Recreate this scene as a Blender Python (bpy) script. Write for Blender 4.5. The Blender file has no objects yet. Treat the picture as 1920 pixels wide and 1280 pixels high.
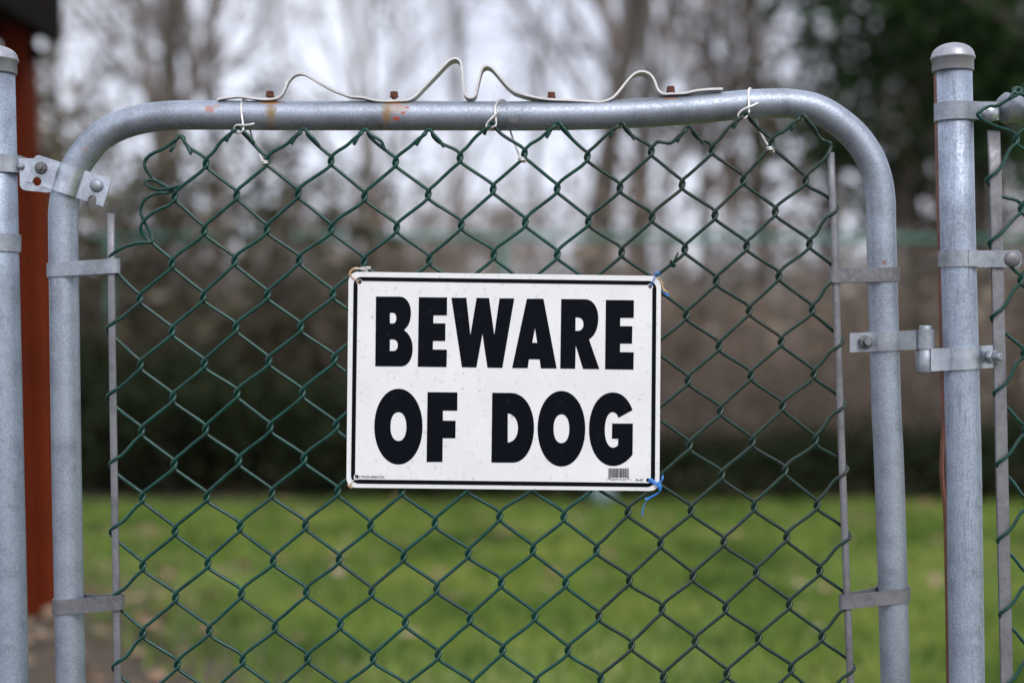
import bpy, bmesh, math, random
import numpy as np
from mathutils import Vector, Matrix
R = math.radians
sc = bpy.context.scene
random.seed(7)
rng = np.random.default_rng(7)

# ------------------------------------------------------------------ camera, world, sun, exposure
D = 1.626                      # camera to gate plane
H = 0.95                       # camera height
K = 36.0 / 50.0 * D / 1920.0   # metres per drawing unit on the gate plane
cd = bpy.data.cameras.new('camera'); cam = bpy.data.objects.new('camera', cd)
sc.collection.objects.link(cam); sc.camera = cam
cd.lens = 50; cd.sensor_width = 36; cd.clip_start = 0.05; cd.clip_end = 600
cam.location = (0, -D, H); cam.rotation_euler = (R(90), 0, 0)
cd.dof.use_dof = True; cd.dof.focus_distance = D - 0.022; cd.dof.aperture_fstop = 1.95
cd.dof.aperture_blades = 9

SUN_EL, SUN_AZ = 42, 160       # behind the camera, a little to the right
w = bpy.data.worlds.new('World'); sc.world = w; w.use_nodes = True
nt = w.node_tree; nt.nodes.clear()
out = nt.nodes.new('ShaderNodeOutputWorld'); bg = nt.nodes.new('ShaderNodeBackground')
sky = nt.nodes.new('ShaderNodeTexSky'); sky.sky_type = 'NISHITA'; sky.sun_disc = False
sky.sun_elevation = R(SUN_EL); sky.sun_rotation = R(SUN_AZ); sky.dust_density = 3
cl = nt.nodes.new('ShaderNodeTexNoise'); cl.inputs['Scale'].default_value = 2.2; cl.inputs['Detail'].default_value = 5
tc = nt.nodes.new('ShaderNodeTexCoord'); nt.links.new(tc.outputs['Generated'], cl.inputs['Vector'])
cr = nt.nodes.new('ShaderNodeValToRGB')
cr.color_ramp.elements[0].position = 0.3; cr.color_ramp.elements[0].color = (6.8, 7.15, 8.5, 1)
cr.color_ramp.elements[1].position = 0.7; cr.color_ramp.elements[1].color = (10.0, 10.3, 11.3, 1)
nt.links.new(cl.outputs['Fac'], cr.inputs['Fac'])
mx = nt.nodes.new('ShaderNodeMixRGB'); mx.inputs['Fac'].default_value = 0.86
nt.links.new(sky.outputs[0], mx.inputs[1]); nt.links.new(cr.outputs[0], mx.inputs[2])
nt.links.new(mx.outputs[0], bg.inputs['Color']); bg.inputs['Strength'].default_value = 0.105
nt.links.new(bg.outputs[0], out.inputs['Surface'])
sd = bpy.data.lights.new('sun', 'SUN'); sun = bpy.data.objects.new('sun', sd); sc.collection.objects.link(sun)
sd.energy = 1.3; sd.angle = R(16); sd.color = (1.0, 0.97, 0.93)
sun.rotation_euler = (R(90 - SUN_EL), 0, R(18)); sun.location = (1, -4, 5)
sc.view_settings.view_transform = 'Standard'; sc.view_settings.look = 'None'
sc.view_settings.exposure = 0.4; sc.view_settings.gamma = 1; sc.view_settings.use_curve_mapping = False
try:
    sc.cycles.use_denoising = True
    sc.cycles.max_bounces = 6
except Exception:
    pass

# ------------------------------------------------------------------ helpers
col = sc.collection
def tag(o, label=None, cat=None, group=None, kind=None):
    if label: o['label'] = label
    if cat: o['category'] = cat
    if group: o['group'] = group
    if kind: o['kind'] = kind
    return o
def empty(name, loc, label, cat, group=None):
    o = bpy.data.objects.new(name, None); col.objects.link(o); o.location = loc
    o.empty_display_size = 0.05
    return tag(o, label, cat, group)
def U(px, py, dy=0.0):
    """drawing coordinates (1920 x 1280 sheet) on the upright plane y = dy"""
    s = K * (D + dy) / D
    return Vector(((px - 960) * s, dy, H + (640 - py) * s))
def catmull(pts, n=6, closed=False):
    pts = [Vector(p) for p in pts]
    out = []
    m = len(pts)
    for i in range(m if closed else m - 1):
        if closed:
            a, b, c, d = pts[i - 1], pts[i], pts[(i + 1) % m], pts[(i + 2) % m]
        else:
            b, c = pts[i], pts[i + 1]
            a = pts[i - 1] if i else b - (c - b)
            d = pts[i + 2] if i + 2 < m else c + (c - b)
        # centripetal-ish
        for k in range(n):
            t = k / n; t2 = t * t; t3 = t2 * t
            q0 = max(1e-5, (b - a).length ** .5); q1 = max(1e-5, (c - b).length ** .5); q2 = max(1e-5, (d - c).length ** .5)
            m1 = ((b - a) / q0 - (c - a) / (q0 + q1) + (c - b) / q1) * q1
            m2 = ((c - b) / q1 - (d - b) / (q1 + q2) + (d - c) / q2) * q1
            out.append(b * (2 * t3 - 3 * t2 + 1) + m1 * (t3 - 2 * t2 + t) + c * (3 * t2 - 2 * t3) + m2 * (t3 - t2))
    if not closed: out.append(pts[-1])
    return out
class MB:
    def __init__(s): s.v = []; s.f = []; s.sm = []
    def add(s, v, f, smooth=True):
        b = len(s.v); s.v += [tuple(q) for q in v]
        s.f += [tuple(b + i for i in q) for q in f]; s.sm += [smooth] * len(f)
    def tube(s, path, r, n=10, cap=True, closed=False):
        path = [Vector(p) for p in path]; m = len(path)
        rs = r if hasattr(r, '__len__') else [r] * m
        t0 = (path[1] - path[0]).normalized()
        ref = Vector((0, 1, 0)) if abs(t0.y) < 0.9 else Vector((1, 0, 0))
        nrm = t0.cross(ref).normalized(); vs = []
        for i in range(m):
            if closed: t = path[(i + 1) % m] - path[i - 1]
            else: t = path[min(i + 1, m - 1)] - path[max(i - 1, 0)]
            if t.length < 1e-9: t = t0
            t.normalize(); nrm = nrm - t * nrm.dot(t)
            if nrm.length < 1e-6: nrm = t.orthogonal()
            nrm.normalize(); bn = t.cross(nrm)
            for k in range(n):
                a = 2 * math.pi * k / n
                vs.append(path[i] + (nrm * math.cos(a) + bn * math.sin(a)) * rs[i])
        fs = []
        for i in range(m if closed else m - 1):
            j = (i + 1) % m
            for k in range(n):
                k2 = (k + 1) % n
                fs.append((i * n + k, i * n + k2, j * n + k2, j * n + k))
        s.add(vs, fs)
        if cap and not closed:
            b = len(s.v) - len(vs)
            s.f.append(tuple(b + k for k in reversed(range(n)))); s.sm.append(False)
            s.f.append(tuple(b + (m - 1) * n + k for k in range(n))); s.sm.append(False)
    def lathe(s, c, axis, prof, n=32, smooth=True, phase=0.0):
        """prof: (radius, distance along axis)"""
        axis = Vector(axis).normalized(); c = Vector(c)
        a1 = axis.orthogonal().normalized(); a2 = axis.cross(a1)
        vs = []
        for r, h in prof:
            for k in range(n):
                a = 2 * math.pi * k / n + phase
                vs.append(c + axis * h + (a1 * math.cos(a) + a2 * math.sin(a)) * r)
        fs = []
        for i in range(len(prof) - 1):
            for k in range(n):
                k2 = (k + 1) % n
                fs.append((i * n + k, i * n + k2, (i + 1) * n + k2, (i + 1) * n + k))
        s.add(vs, fs, smooth)
        b = len(s.v) - len(vs); m = len(prof)
        if prof[0][0] > 1e-6: s.f.append(tuple(b + k for k in reversed(range(n)))); s.sm.append(False)
        if prof[-1][0] > 1e-6: s.f.append(tuple(b + (m - 1) * n + k for k in range(n))); s.sm.append(False)
    def ribbon(s, path, wdir, w, t, smooth=True):
        """strap: rectangular section swept along path; w along wdir, t across"""
        path = [Vector(p) for p in path]; m = len(path); wdir = Vector(wdir).normalized()
        ws = w if hasattr(w, '__len__') else [w] * m
        rows = [[], [], [], []]
        for i in range(m):
            tg = (path[min(i + 1, m - 1)] - path[max(i - 1, 0)]).normalized()
            nn = tg.cross(wdir).normalized(); ww = wdir * ws[i] / 2
            for q, (a, b) in enumerate(((-1, -1), (1, -1), (1, 1), (-1, 1))):
                rows[q].append(path[i] + ww * a + nn * (t / 2 * b))
        for q in range(4):   # four separate sides keep the edges crisp
            A, B = rows[q], rows[(q + 1) % 4]
            vs = A + B
            s.add(vs, [(i, i + 1, m + i + 1, m + i) for i in range(m - 1)], smooth)
        for e in (0, m - 1):
            s.add([rows[q][e] for q in range(4)], [(0, 1, 2, 3)], False)
    def box(s, c, size, rot=None):
        hx, hy, hz = [q / 2 for q in size]; c = Vector(c)
        vs = [Vector((x, y, z)) for x in (-hx, hx) for y in (-hy, hy) for z in (-hz, hz)]
        if rot is not None: vs = [rot @ v for v in vs]
        s.add([c + v for v in vs], [(0, 1, 3, 2), (4, 6, 7, 5), (0, 4, 5, 1), (2, 3, 7, 6), (0, 2, 6, 4), (1, 5, 7, 3)], False)
    def mesh(s, name, mat):
        me = bpy.data.meshes.new(name); me.from_pydata(s.v, [], s.f)
        me.polygons.foreach_set('use_smooth', s.sm); me.materials.append(mat)
        bm = bmesh.new(); bm.from_mesh(me); bmesh.ops.recalc_face_normals(bm, faces=bm.faces); bm.to_mesh(me); bm.free()
        me.update(); return me
    def build(s, name, mat, parent=None, origin=None):
        me = s.mesh(name, mat)
        return place(name, me, parent, origin)
def place(name, me, parent=None, origin=None):
    o = bpy.data.objects.new(name, me); col.objects.link(o)
    if parent is not None:
        off = parent_world(parent)
        me.transform(Matrix.Translation(-off)); o.parent = parent
    elif origin is not None:
        me.transform(Matrix.Translation(-Vector(origin))); o.location = origin
    return o
def parent_world(p):
    v = Vector(p.location)
    while p.parent: p = p.parent; v += Vector(p.location)
    return v
def flat(name, splines, mat, parent, depth, thick, z_out=True, bevel=0.0):
    """upright plate cut to closed outlines (holes allowed); splines hold sheet coordinates; front face at y = depth"""
    cu = bpy.data.curves.new('outline', 'CURVE'); cu.dimensions = '2D'; cu.fill_mode = 'BOTH'; cu.extrude = thick / 2
    if bevel: cu.bevel_depth = bevel; cu.bevel_resolution = 2; cu.offset = -bevel; cu.extrude = thick / 2 - bevel
    for pts in splines:
        sp = cu.splines.new('POLY'); sp.points.add(len(pts) - 1)
        for q, (x, y) in zip(sp.points, pts):
            p = U(x, y, depth); q.co = (p.x, p.z, 0, 1)
        sp.use_cyclic_u = True
    to = bpy.data.objects.new('outline', cu); col.objects.link(to)
    dg = bpy.context.evaluated_depsgraph_get()
    me = bpy.data.meshes.new_from_object(to.evaluated_get(dg)); me.name = name
    bpy.data.objects.remove(to); bpy.data.curves.remove(cu)
    me.transform(Matrix(((1, 0, 0, 0), (0, 0, -1, depth + thick / 2), (0, 1, 0, 0), (0, 0, 0, 1))))
    me.materials.clear(); me.materials.append(mat)
    return place(name, me, parent)

# ------------------------------------------------------------------ materials
def new_mat(name):
    m = bpy.data.materials.new(name); m.use_nodes = True
    n = m.node_tree; b = n.nodes['Principled BSDF']
    return m, n, b
def noise(n, scale, detail=4, rough=0.6, vec=None, dist=0):
    t = n.nodes.new('ShaderNodeTexNoise'); t.inputs['Scale'].default_value = scale
    t.inputs['Detail'].default_value = detail; t.inputs['Roughness'].default_value = rough
    t.inputs['Distortion'].default_value = dist
    if vec is None:
        c = n.nodes.new('ShaderNodeTexCoord'); vec = c.outputs['Object']
    n.links.new(vec, t.inputs['Vector']); return t.outputs['Fac']
def ramp(n, fac, stops):
    r = n.nodes.new('ShaderNodeValToRGB'); e = r.color_ramp.elements
    while len(e) < len(stops): e.new(0.5)
    for q, (p, c) in zip(e, stops):
        q.position = p; q.color = (*c, 1) if len(c) == 3 else c
    n.links.new(fac, r.inputs['Fac']); return r.outputs['Color']
def mix(n, fac, a, b, mode='MIX'):
    m = n.nodes.new('ShaderNodeMixRGB'); m.blend_type = mode
    for i, q in ((0, fac), (1, a), (2, b)):
        if hasattr(q, 'is_output') or hasattr(q, 'links'): n.links.new(q, m.inputs[i])
        elif i == 0: m.inputs[0].default_value = q
        else: m.inputs[i].default_value = (*q, 1)
    return m.outputs[0]
def mapping(n, scale):
    c = n.nodes.new('ShaderNodeTexCoord'); m = n.nodes.new('ShaderNodeMapping')
    m.inputs['Scale'].default_value = scale; n.links.new(c.outputs['Object'], m.inputs['Vector'])
    return m.outputs['Vector']
def bump(n, b, h, strength=0.2, dist=0.001):
    q = n.nodes.new('ShaderNodeBump'); q.inputs['Strength'].default_value = strength; q.inputs['Distance'].default_value = dist
    n.links.new(h, q.inputs['Height']); n.links.new(q.outputs[0], b.inputs['Normal'])
def math_node(n, op, a, b=None, c=None):
    m = n.nodes.new('ShaderNodeMath'); m.operation = op
    for i, q in enumerate((a, b, c)):
        if q is None: continue
        if hasattr(q, 'links'): n.links.new(q, m.inputs[i])
        else: m.inputs[i].default_value = q
    return m.outputs[0]

def galv(name, dark, mid, light, rough=0.42, metal=0.75, streak=False, stains=(), spangle=420):
    m, n, b = new_mat(name)
    fine = noise(n, spangle, 3, 0.7); big = noise(n, 28, 4, 0.6)
    c = ramp(n, fine, [(0.34, dark), (0.5, mid), (0.68, light)])
    c = mix(n, 0.62, c, ramp(n, big, [(0.32, tuple(q * 0.62 for q in mid)), (0.5, mid), (0.68, tuple(min(1, q * 1.2) for q in mid))]))
    if streak:
        st = noise(n, 1, 6, 0.7, mapping(n, (300, 300, 22)), 2.0)
        c = mix(n, ramp(n, st, [(0.36, (.8, .8, .8)), (0.46, (0, 0, 0))]), c, (0.18, 0.21, 0.26))
        st2 = noise(n, 1, 5, 0.6, mapping(n, (300, 300, 11)), 0.5)
        c = mix(n, ramp(n, st2, [(0.6, (0, 0, 0)), (0.72, (0.55, 0.55, 0.55))]), c, light)
    # small dark nicks
    nick = noise(n, 1, 2, 0.5, mapping(n, (500, 500, 90)))
    c = mix(n, ramp(n, nick, [(0.73, (0, 0, 0)), (0.77, (0.8, 0.8, 0.8))]), c, (0.06, 0.06, 0.07))
    metal_out = None
    for (sx, sz, wx, wz, colr, soft, amt) in stains:   # stain: place and half size in object space, colour
        tcn = n.nodes.new('ShaderNodeTexCoord'); sep = n.nodes.new('ShaderNodeSeparateXYZ')
        n.links.new(tcn.outputs['Object'], sep.inputs[0])
        dx = math_node(n, 'DIVIDE', math_node(n, 'SUBTRACT', sep.outputs[0], sx), wx)
        dz = math_node(n, 'DIVIDE', math_node(n, 'SUBTRACT', sep.outputs[2], sz), wz)
        d = math_node(n, 'SQRT', math_node(n, 'ADD', math_node(n, 'MULTIPLY', dx, dx), math_node(n, 'MULTIPLY', dz, dz)))
        ed = noise(n, 170, 4, 0.7); d = math_node(n, 'ADD', d, math_node(n, 'MULTIPLY', math_node(n, 'SUBTRACT', ed, 0.5), 1.5))
        msk = math_node(n, 'MULTIPLY', ramp(n, d, [(max(0, 1 - soft) * 0.5, (1, 1, 1)), (0.5 + soft * 0.25, (0, 0, 0))]) if False else
                        ramp(n, math_node(n, 'MULTIPLY', d, 0.5), [(0.5 - 0.5 * soft, (1, 1, 1)), (0.5, (0, 0, 0))]), amt)
        c = mix(n, msk, c, colr)
        mm = math_node(n, 'SUBTRACT', 1.0, msk)
        metal_out = mm if metal_out is None else math_node(n, 'MULTIPLY', metal_out, mm)
    n.links.new(c, b.inputs['Base Color'])
    if metal_out is None: b.inputs['Metallic'].default_value = metal
    else: n.links.new(math_node(n, 'MULTIPLY', metal_out, metal), b.inputs['Metallic'])
    rr = ramp(n, fine, [(0.3, (rough + .12,) * 3), (0.7, (rough - .06,) * 3)])
    n.links.new(rr, b.inputs['Roughness'])
    bump(n, b, fine, 0.25, 0.0003)
    return m

# ------------------------------------------------------------------ ground
GATE = Vector((0, 0, 0))
def plain(name, colr, rough=0.8, metal=0.0, var=0.3, scale=8, bmp=0.0, spec=.5):
    m, n, b = new_mat(name); b.inputs['Specular IOR Level'].default_value = spec
    f = noise(n, scale, 5, 0.65)
    c = ramp(n, f, [(0.3, tuple(q * (1 - var) for q in colr)), (0.7, tuple(q * (1 + var) for q in colr))])
    n.links.new(c, b.inputs['Base Color']); b.inputs['Roughness'].default_value = rough; b.inputs['Metallic'].default_value = metal
    if bmp: bump(n, b, f, 0.5, bmp)
    return m

def ground_mat():
    m, n, b = new_mat('lawn_soil')
    f = noise(n, 1.1, 5, 0.6); g = noise(n, 9, 5, 0.7)
    c = ramp(n, f, [(0.35, (0.075, 0.135, 0.02)), (0.5, (0.15, 0.20, 0.035)), (0.62, (0.23, 0.25, 0.06))])
    c = mix(n, ramp(n, g, [(0.52, (0, 0, 0)), (0.68, (0.75, 0.75, 0.75))]), c, (0.11, 0.085, 0.045))
    tcn = n.nodes.new('ShaderNodeTexCoord'); sep = n.nodes.new('ShaderNodeSeparateXYZ'); n.links.new(tcn.outputs['Object'], sep.inputs[0])
    # bare leaf-strewn soil beside the shed and beyond the lawn
    bx = math_node(n, 'ADD', math_node(n, 'MULTIPLY', sep.outputs[0], -0.9), math_node(n, 'MULTIPLY', sep.outputs[1], -0.55))
    bx = math_node(n, 'ADD', bx, math_node(n, 'MULTIPLY', f, 1.2))
    c = mix(n, ramp(n, math_node(n, 'ADD', bx, .65), [(0.0, (0, 0, 0)), (.7, (1, 1, 1))]), c, (0.075, 0.055, 0.036))
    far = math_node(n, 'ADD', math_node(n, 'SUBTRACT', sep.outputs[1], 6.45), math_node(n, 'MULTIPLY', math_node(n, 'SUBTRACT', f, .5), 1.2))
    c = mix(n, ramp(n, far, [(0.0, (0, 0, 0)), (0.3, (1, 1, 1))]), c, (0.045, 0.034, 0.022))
    c = mix(n, ramp(n, math_node(n, 'SUBTRACT', sep.outputs[1], 12.5), [(0.0, (0, 0, 0)), (1.0, (1, 1, 1))]), c, ramp(n, noise(n, .9, 4, .6), [(.4, (0.14, 0.115, 0.09)), (.6, (0.38, 0.33, 0.31))]))
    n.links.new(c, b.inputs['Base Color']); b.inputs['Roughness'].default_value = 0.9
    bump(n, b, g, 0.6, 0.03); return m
b_ = MB(); N = 60
def ground_z(x, y):
    return 0.0 if y < 11 else 2.3 * (1 - math.exp(-((y - 11) / 26.0) ** 1.6))
xs = np.linspace(-90, 90, 61); ys = np.concatenate([np.linspace(-40, 10, 21), np.linspace(11, 130, 60)])
V = [(x, y, ground_z(x, y) + (0.25 * math.sin(x * .23 + y * .31) * min(1, max(0, (y - 14) / 8)))) for y in ys for x in xs]
F = [(j * 61 + i, j * 61 + i + 1, (j + 1) * 61 + i + 1, (j + 1) * 61 + i) for j in range(len(ys) - 1) for i in range(60)]
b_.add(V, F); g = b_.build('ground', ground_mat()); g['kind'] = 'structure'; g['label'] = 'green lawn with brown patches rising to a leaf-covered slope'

# blades of grass: one mass
def mesh_np(name, v, nface, mat, k=3):
    me = bpy.data.meshes.new(name); v = np.asarray(v, np.float32).reshape(-1, 3)
    me.vertices.add(len(v)); me.vertices.foreach_set('co', v.ravel())
    me.loops.add(nface * k); me.loops.foreach_set('vertex_index', np.arange(nface * k, dtype=np.int32))
    me.polygons.add(nface); me.polygons.foreach_set('loop_start', np.arange(0, nface * k, k, dtype=np.int32))
    me.update(calc_edges=True); me.validate(); me.materials.append(mat); return me
def foliage_mat(name, a, b2, c2, scale=3, trans=0.25):
    m, n, b = new_mat(name)
    f = noise(n, scale, 4, 0.7)
    c = ramp(n, f, [(0.35, a), (0.52, b2), (0.7, c2)])
    n.links.new(c, b.inputs['Base Color']); b.inputs['Roughness'].default_value = 0.6; b.inputs['Specular IOR Level'].default_value = .12
    tr = n.nodes.new('ShaderNodeBsdfTranslucent'); n.links.new(c, tr.inputs['Color'])
    ms = n.nodes.new('ShaderNodeMixShader'); ms.inputs[0].default_value = trans
    o = n.nodes['Material Output']; n.links.new(b.outputs[0], ms.inputs[1]); n.links.new(tr.outputs[0], ms.inputs[2]); n.links.new(ms.outputs[0], o.inputs['Surface'])
    return m
def patch(x, y): return math.sin(x * 1.3 + 1) * math.sin(y * 1.1) + 0.6 * math.sin(x * 3.1 + y * 2.3)
n_bl = 110000
gx = rng.uniform(-4.2, 4.2, n_bl); gy = rng.uniform(1.5, 6.55, n_bl)
keep = ~((gx * -0.9 - gy * 0.55 > -0.85 + rng.uniform(-.5, .5, n_bl))) & (np.sin(gx * 2.3 + 1) * np.sin(gy * 1.9) + rng.uniform(-.4, 1.6, n_bl) > 0)
gx, gy = gx[keep], gy[keep]; n_bl = len(gx)
hh = rng.uniform(.03, .085, n_bl); an = rng.uniform(0, 2 * np.pi, n_bl); wd = rng.uniform(.004, .009, n_bl)
lx = rng.normal(0, .03, n_bl); ly = rng.normal(0, .03, n_bl)
v = np.zeros((n_bl, 3, 3)); v[:, 0] = np.c_[gx - np.cos(an) * wd, gy - np.sin(an) * wd, np.zeros(n_bl) - .003]
v[:, 1] = np.c_[gx + np.cos(an) * wd, gy + np.sin(an) * wd, np.zeros(n_bl) - .003]; v[:, 2] = np.c_[gx + lx, gy + ly, hh]
go = place('grass', mesh_np('grass', v, n_bl, foliage_mat('grass_blade', (0.055, 0.115, 0.022), (0.175, 0.26, 0.05), (0.38, 0.40, 0.11), 1.7)))
tag(go, 'short green grass of the lawn behind the gate', 'grass', kind='stuff')
# fallen leaves
def leaf_scatter(nl, x0, x1, y0, y1, size, zf=None):
    x = rng.uniform(x0, x1, nl); y = rng.uniform(y0, y1, nl); a = rng.uniform(0, 2 * np.pi, nl); s = rng.uniform(*size, nl)
    z = np.array([ground_z(0, q) for q in y]) + rng.uniform(.01, .06, nl)
    t = rng.uniform(-.5, .5, (nl, 2)); v = np.zeros((nl, 4, 3))
    for k, (u, w_) in enumerate(((-1, 0), (0, -.55), (1, 0), (0, .55))):
        dx = (u * np.cos(a) - w_ * np.sin(a)) * s; dy = (u * np.sin(a) + w_ * np.cos(a)) * s
        v[:, k] = np.c_[x + dx, y + dy, z + dx * t[:, 0] + dy * t[:, 1]]
    return v
lv = np.concatenate([leaf_scatter(190, -3.4, 3.4, 2.2, 5.2, (.02, .055)), leaf_scatter(420, -3.6, 3.6, 3.6, 6.8, (.03, .06)), leaf_scatter(420, -3.4, -.9, 1.6, 3.8, (.02, .05)),
                     leaf_scatter(5000, -14, 14, 7.2, 16, (.04, .08))])
lo = place('fallen_leaves', mesh_np('fallen_leaves', lv, len(lv), foliage_mat('dead_leaf', (0.15, 0.09, 0.05), (0.30, 0.20, 0.125), (0.46, 0.36, 0.26), 5, .15), 4))
tag(lo, 'dry brown leaves scattered over the lawn and under the brush', 'leaves', kind='stuff')

# ------------------------------------------------------------------ trees
def frame(d):
    d = d.normalized(); a = d.orthogonal().normalized(); return a, d.cross(a)
def branch_gen(mb, rnd, p, d, L, r, lev, cfg):
    segs, sides, kids, spread, shrink, minr = cfg['segs'][lev], cfg['sides'][lev], cfg['kids'][lev], cfg['spread'][lev], cfg['shrink'][lev], cfg['minr']
    pts = [p.copy()]; dirs = [d.copy()]; rs = [r]; q = p.copy(); dd = d.copy()
    for i in range(segs):
        dd = (dd + Vector((rnd.gauss(0, 1), rnd.gauss(0, 1), rnd.gauss(0, 1))) * cfg['wob'][lev] + Vector((0, 0, cfg['up'][lev]))).normalized()
        q = q + dd * (L / segs); pts.append(q.copy()); dirs.append(dd.copy()); rs.append(max(minr, r * (1 - (i + 1) / segs * cfg['taper'][lev])))
    mb.tube(pts, rs, sides, cap=False)
    if lev + 1 < len(cfg['segs']):
        for k in range(kids):
            t = cfg['start'][lev] + (1 - cfg['start'][lev]) * (k + rnd.random()) / kids
            x = t * segs; i = min(segs - 1, int(x)); f = x - i
            pp = pts[i].lerp(pts[i + 1], f); a, b = frame(dirs[i + 1]); th = rnd.uniform(0, 2 * math.pi)
            s = spread * rnd.uniform(.7, 1.3)
            nd = (dirs[i + 1] * math.cos(s) + (a * math.cos(th) + b * math.sin(th)) * math.sin(s)).normalized()
            branch_gen(mb, rnd, pp, nd, L * shrink * rnd.uniform(.6, 1.15) * (1.15 - .5 * t), max(minr, rs[i] * .55), lev + 1, cfg)
def tree_parts(seed, h, r, cfg, trunk_d=Vector((0, 0, 1)), forks=None):
    rnd = random.Random(seed); trunk = MB(); crown = MB()
    segs = cfg['segs'][0]; pts = [Vector((0, 0, -.1))]; rs = [r * 1.25]; d = trunk_d.copy(); q = pts[0].copy(); dirs = [d.copy()]
    for i in range(segs):
        d = (d + Vector((rnd.gauss(0, 1), rnd.gauss(0, 1), 0)) * cfg['wob'][0] + Vector((0, 0, .05))).normalized()
        q = q + d * (h / segs); pts.append(q.copy()); dirs.append(d.copy()); rs.append(r * (1 - (i + 1) / segs * cfg['taper'][0]))
    trunk.tube(pts, rs, cfg['sides'][0], cap=False)
    kids = cfg['kids'][0]
    for k in range(kids):
        t = cfg['start'][0] + (1 - cfg['start'][0]) * (k + rnd.random()) / kids
        x = t * segs; i = min(segs - 1, int(x)); pp = pts[i].lerp(pts[i + 1], x - i); a, b = frame(dirs[i]); th = k * 2.4 + rnd.uniform(-.4, .4)
        s = cfg['spread'][0] * rnd.uniform(.7, 1.3); nd = (dirs[i] * math.cos(s) + (a * math.cos(th) + b * math.sin(th)) * math.sin(s)).normalized()
        branch_gen(crown, rnd, pp, nd, h * cfg['shrink'][0] * rnd.uniform(.7, 1.15) * (1.25 - .7 * t), rs[i] * .5, 1, cfg)
    for (fz, ang, az, L) in (forks or ()):
        x = fz * segs; i = min(segs - 1, int(x)); pp = pts[i].lerp(pts[i + 1], x - i)
        nd = Vector((math.sin(ang) * math.cos(az), math.sin(ang) * math.sin(az), math.cos(ang)))
        branch_gen(crown, rnd, pp, nd, L, rs[i] * .75, 1, cfg)
    return trunk, crown
TREE = dict(segs=[9, 6, 5, 3, 2], sides=[9, 6, 4, 3, 3], kids=[11, 7, 5, 4, 0], spread=[.75, .7, .7, .7, .6], shrink=[.38, .5, .5, .55, .5],
            wob=[.05, .13, .16, .2, .2], up=[0, .09, .06, .03, 0], taper=[.7, .7, .75, .7, .6], start=[.22, .2, .15, .15, 0], minr=.004)
BROAD = dict(TREE, kids=[7, 8, 6, 4, 0], shrink=[.5, .5, .5, .5, .5], start=[.35, .15, .1, .1, 0])
POLE = dict(TREE, kids=[9, 5, 4, 4, 0], spread=[.55, .6, .7, .7, .6], shrink=[.26, .5, .5, .5, .5], start=[.3, .2, .1, .1, 0])
SHRUB = dict(segs=[2, 6, 4, 3], sides=[4, 4, 3, 3], kids=[20, 8, 5, 0], spread=[.55, .55, .6, .6], shrink=[1, .45, .5, .5],
             wob=[.1, .12, .18, .2], up=[0, .03, .03, 0], taper=[.3, .8, .8, .6], start=[0, .12, .1, 0], minr=.0028)
bark = plain('bark', (0.085, 0.07, 0.058), .9, 0, .45, 6, .01)
bark2 = plain('grey_bark', (0.20, 0.185, 0.175), .9, 0, .4, 6, .01)
twig = plain('twig', (0.16, 0.135, 0.12), .85, 0, .4, 3)
twig_red = plain('brush_twig', (0.23, 0.18, 0.145), .85, 0, .45, 2)
def tree_mesh(seed, h, r, cfg, m1, m2, forks=None):
    t, c = tree_parts(seed, h, r, cfg, forks=forks); return t.mesh('trunk', m1), c.mesh('crown', m2)
def at(px, d, py=None):
    return Vector(((px - 960) / 2666.7 * (d + D), d, 0 if py is None else H + (640 - py) / 2666.7 * (d + D)))
kinds = [tree_mesh(11, 11, .14, TREE, bark, twig), tree_mesh(12, 12, .10, POLE, bark2, twig), tree_mesh(13, 9, .16, BROAD, bark, twig), tree_mesh(14, 13, .12, TREE, bark2, twig)]
def put_tree(name, meshes, loc, rz, s, label, group, cat='tree', names=('trunk', 'crown')):
    e = empty(name, loc, label, cat, group); e.rotation_euler = (0, 0, rz); e.scale = (s, s, s)
    for nm, me in zip(names, meshes):
        o = bpy.data.objects.new(nm, me); col.objects.link(o); o.parent = e
    return e
fork_a = tree_mesh(21, 5.2, .125, dict(BROAD, kids=[2, 7, 6, 4, 0], taper=[.25, .8, .85, .7, .6]), bark, twig, forks=[(.52, .38, math.pi, 4.2), (.54, .42, 0.1, 4.0), (.8, .2, 1.5, 3.5)])
fork_b = tree_mesh(22, 6.0, .115, dict(BROAD, kids=[3, 7, 5, 4, 0], taper=[.3, .8, .85, .7, .6], start=[.7, .2, .1, .1, 0]), bark, twig, forks=[(.62, .5, math.pi, 3.8), (.64, .3, 0.1, 4.4)])
G = 'bare winter trees behind the lawn'
def gl(px, d): p = at(px, d); p.z = ground_z(p.x, d) - .05; return p
put_tree('bare_tree', fork_a, gl(292, 13.0), 0, 1.0, 'dark bare tree forking into a wide V above the upper left gate corner', G)
put_tree('bare_tree', fork_b, gl(1056, 11.5), 0, 1.0, 'thick forked bare tree rising behind the two middle bumps of the scroll strip', G)
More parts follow.
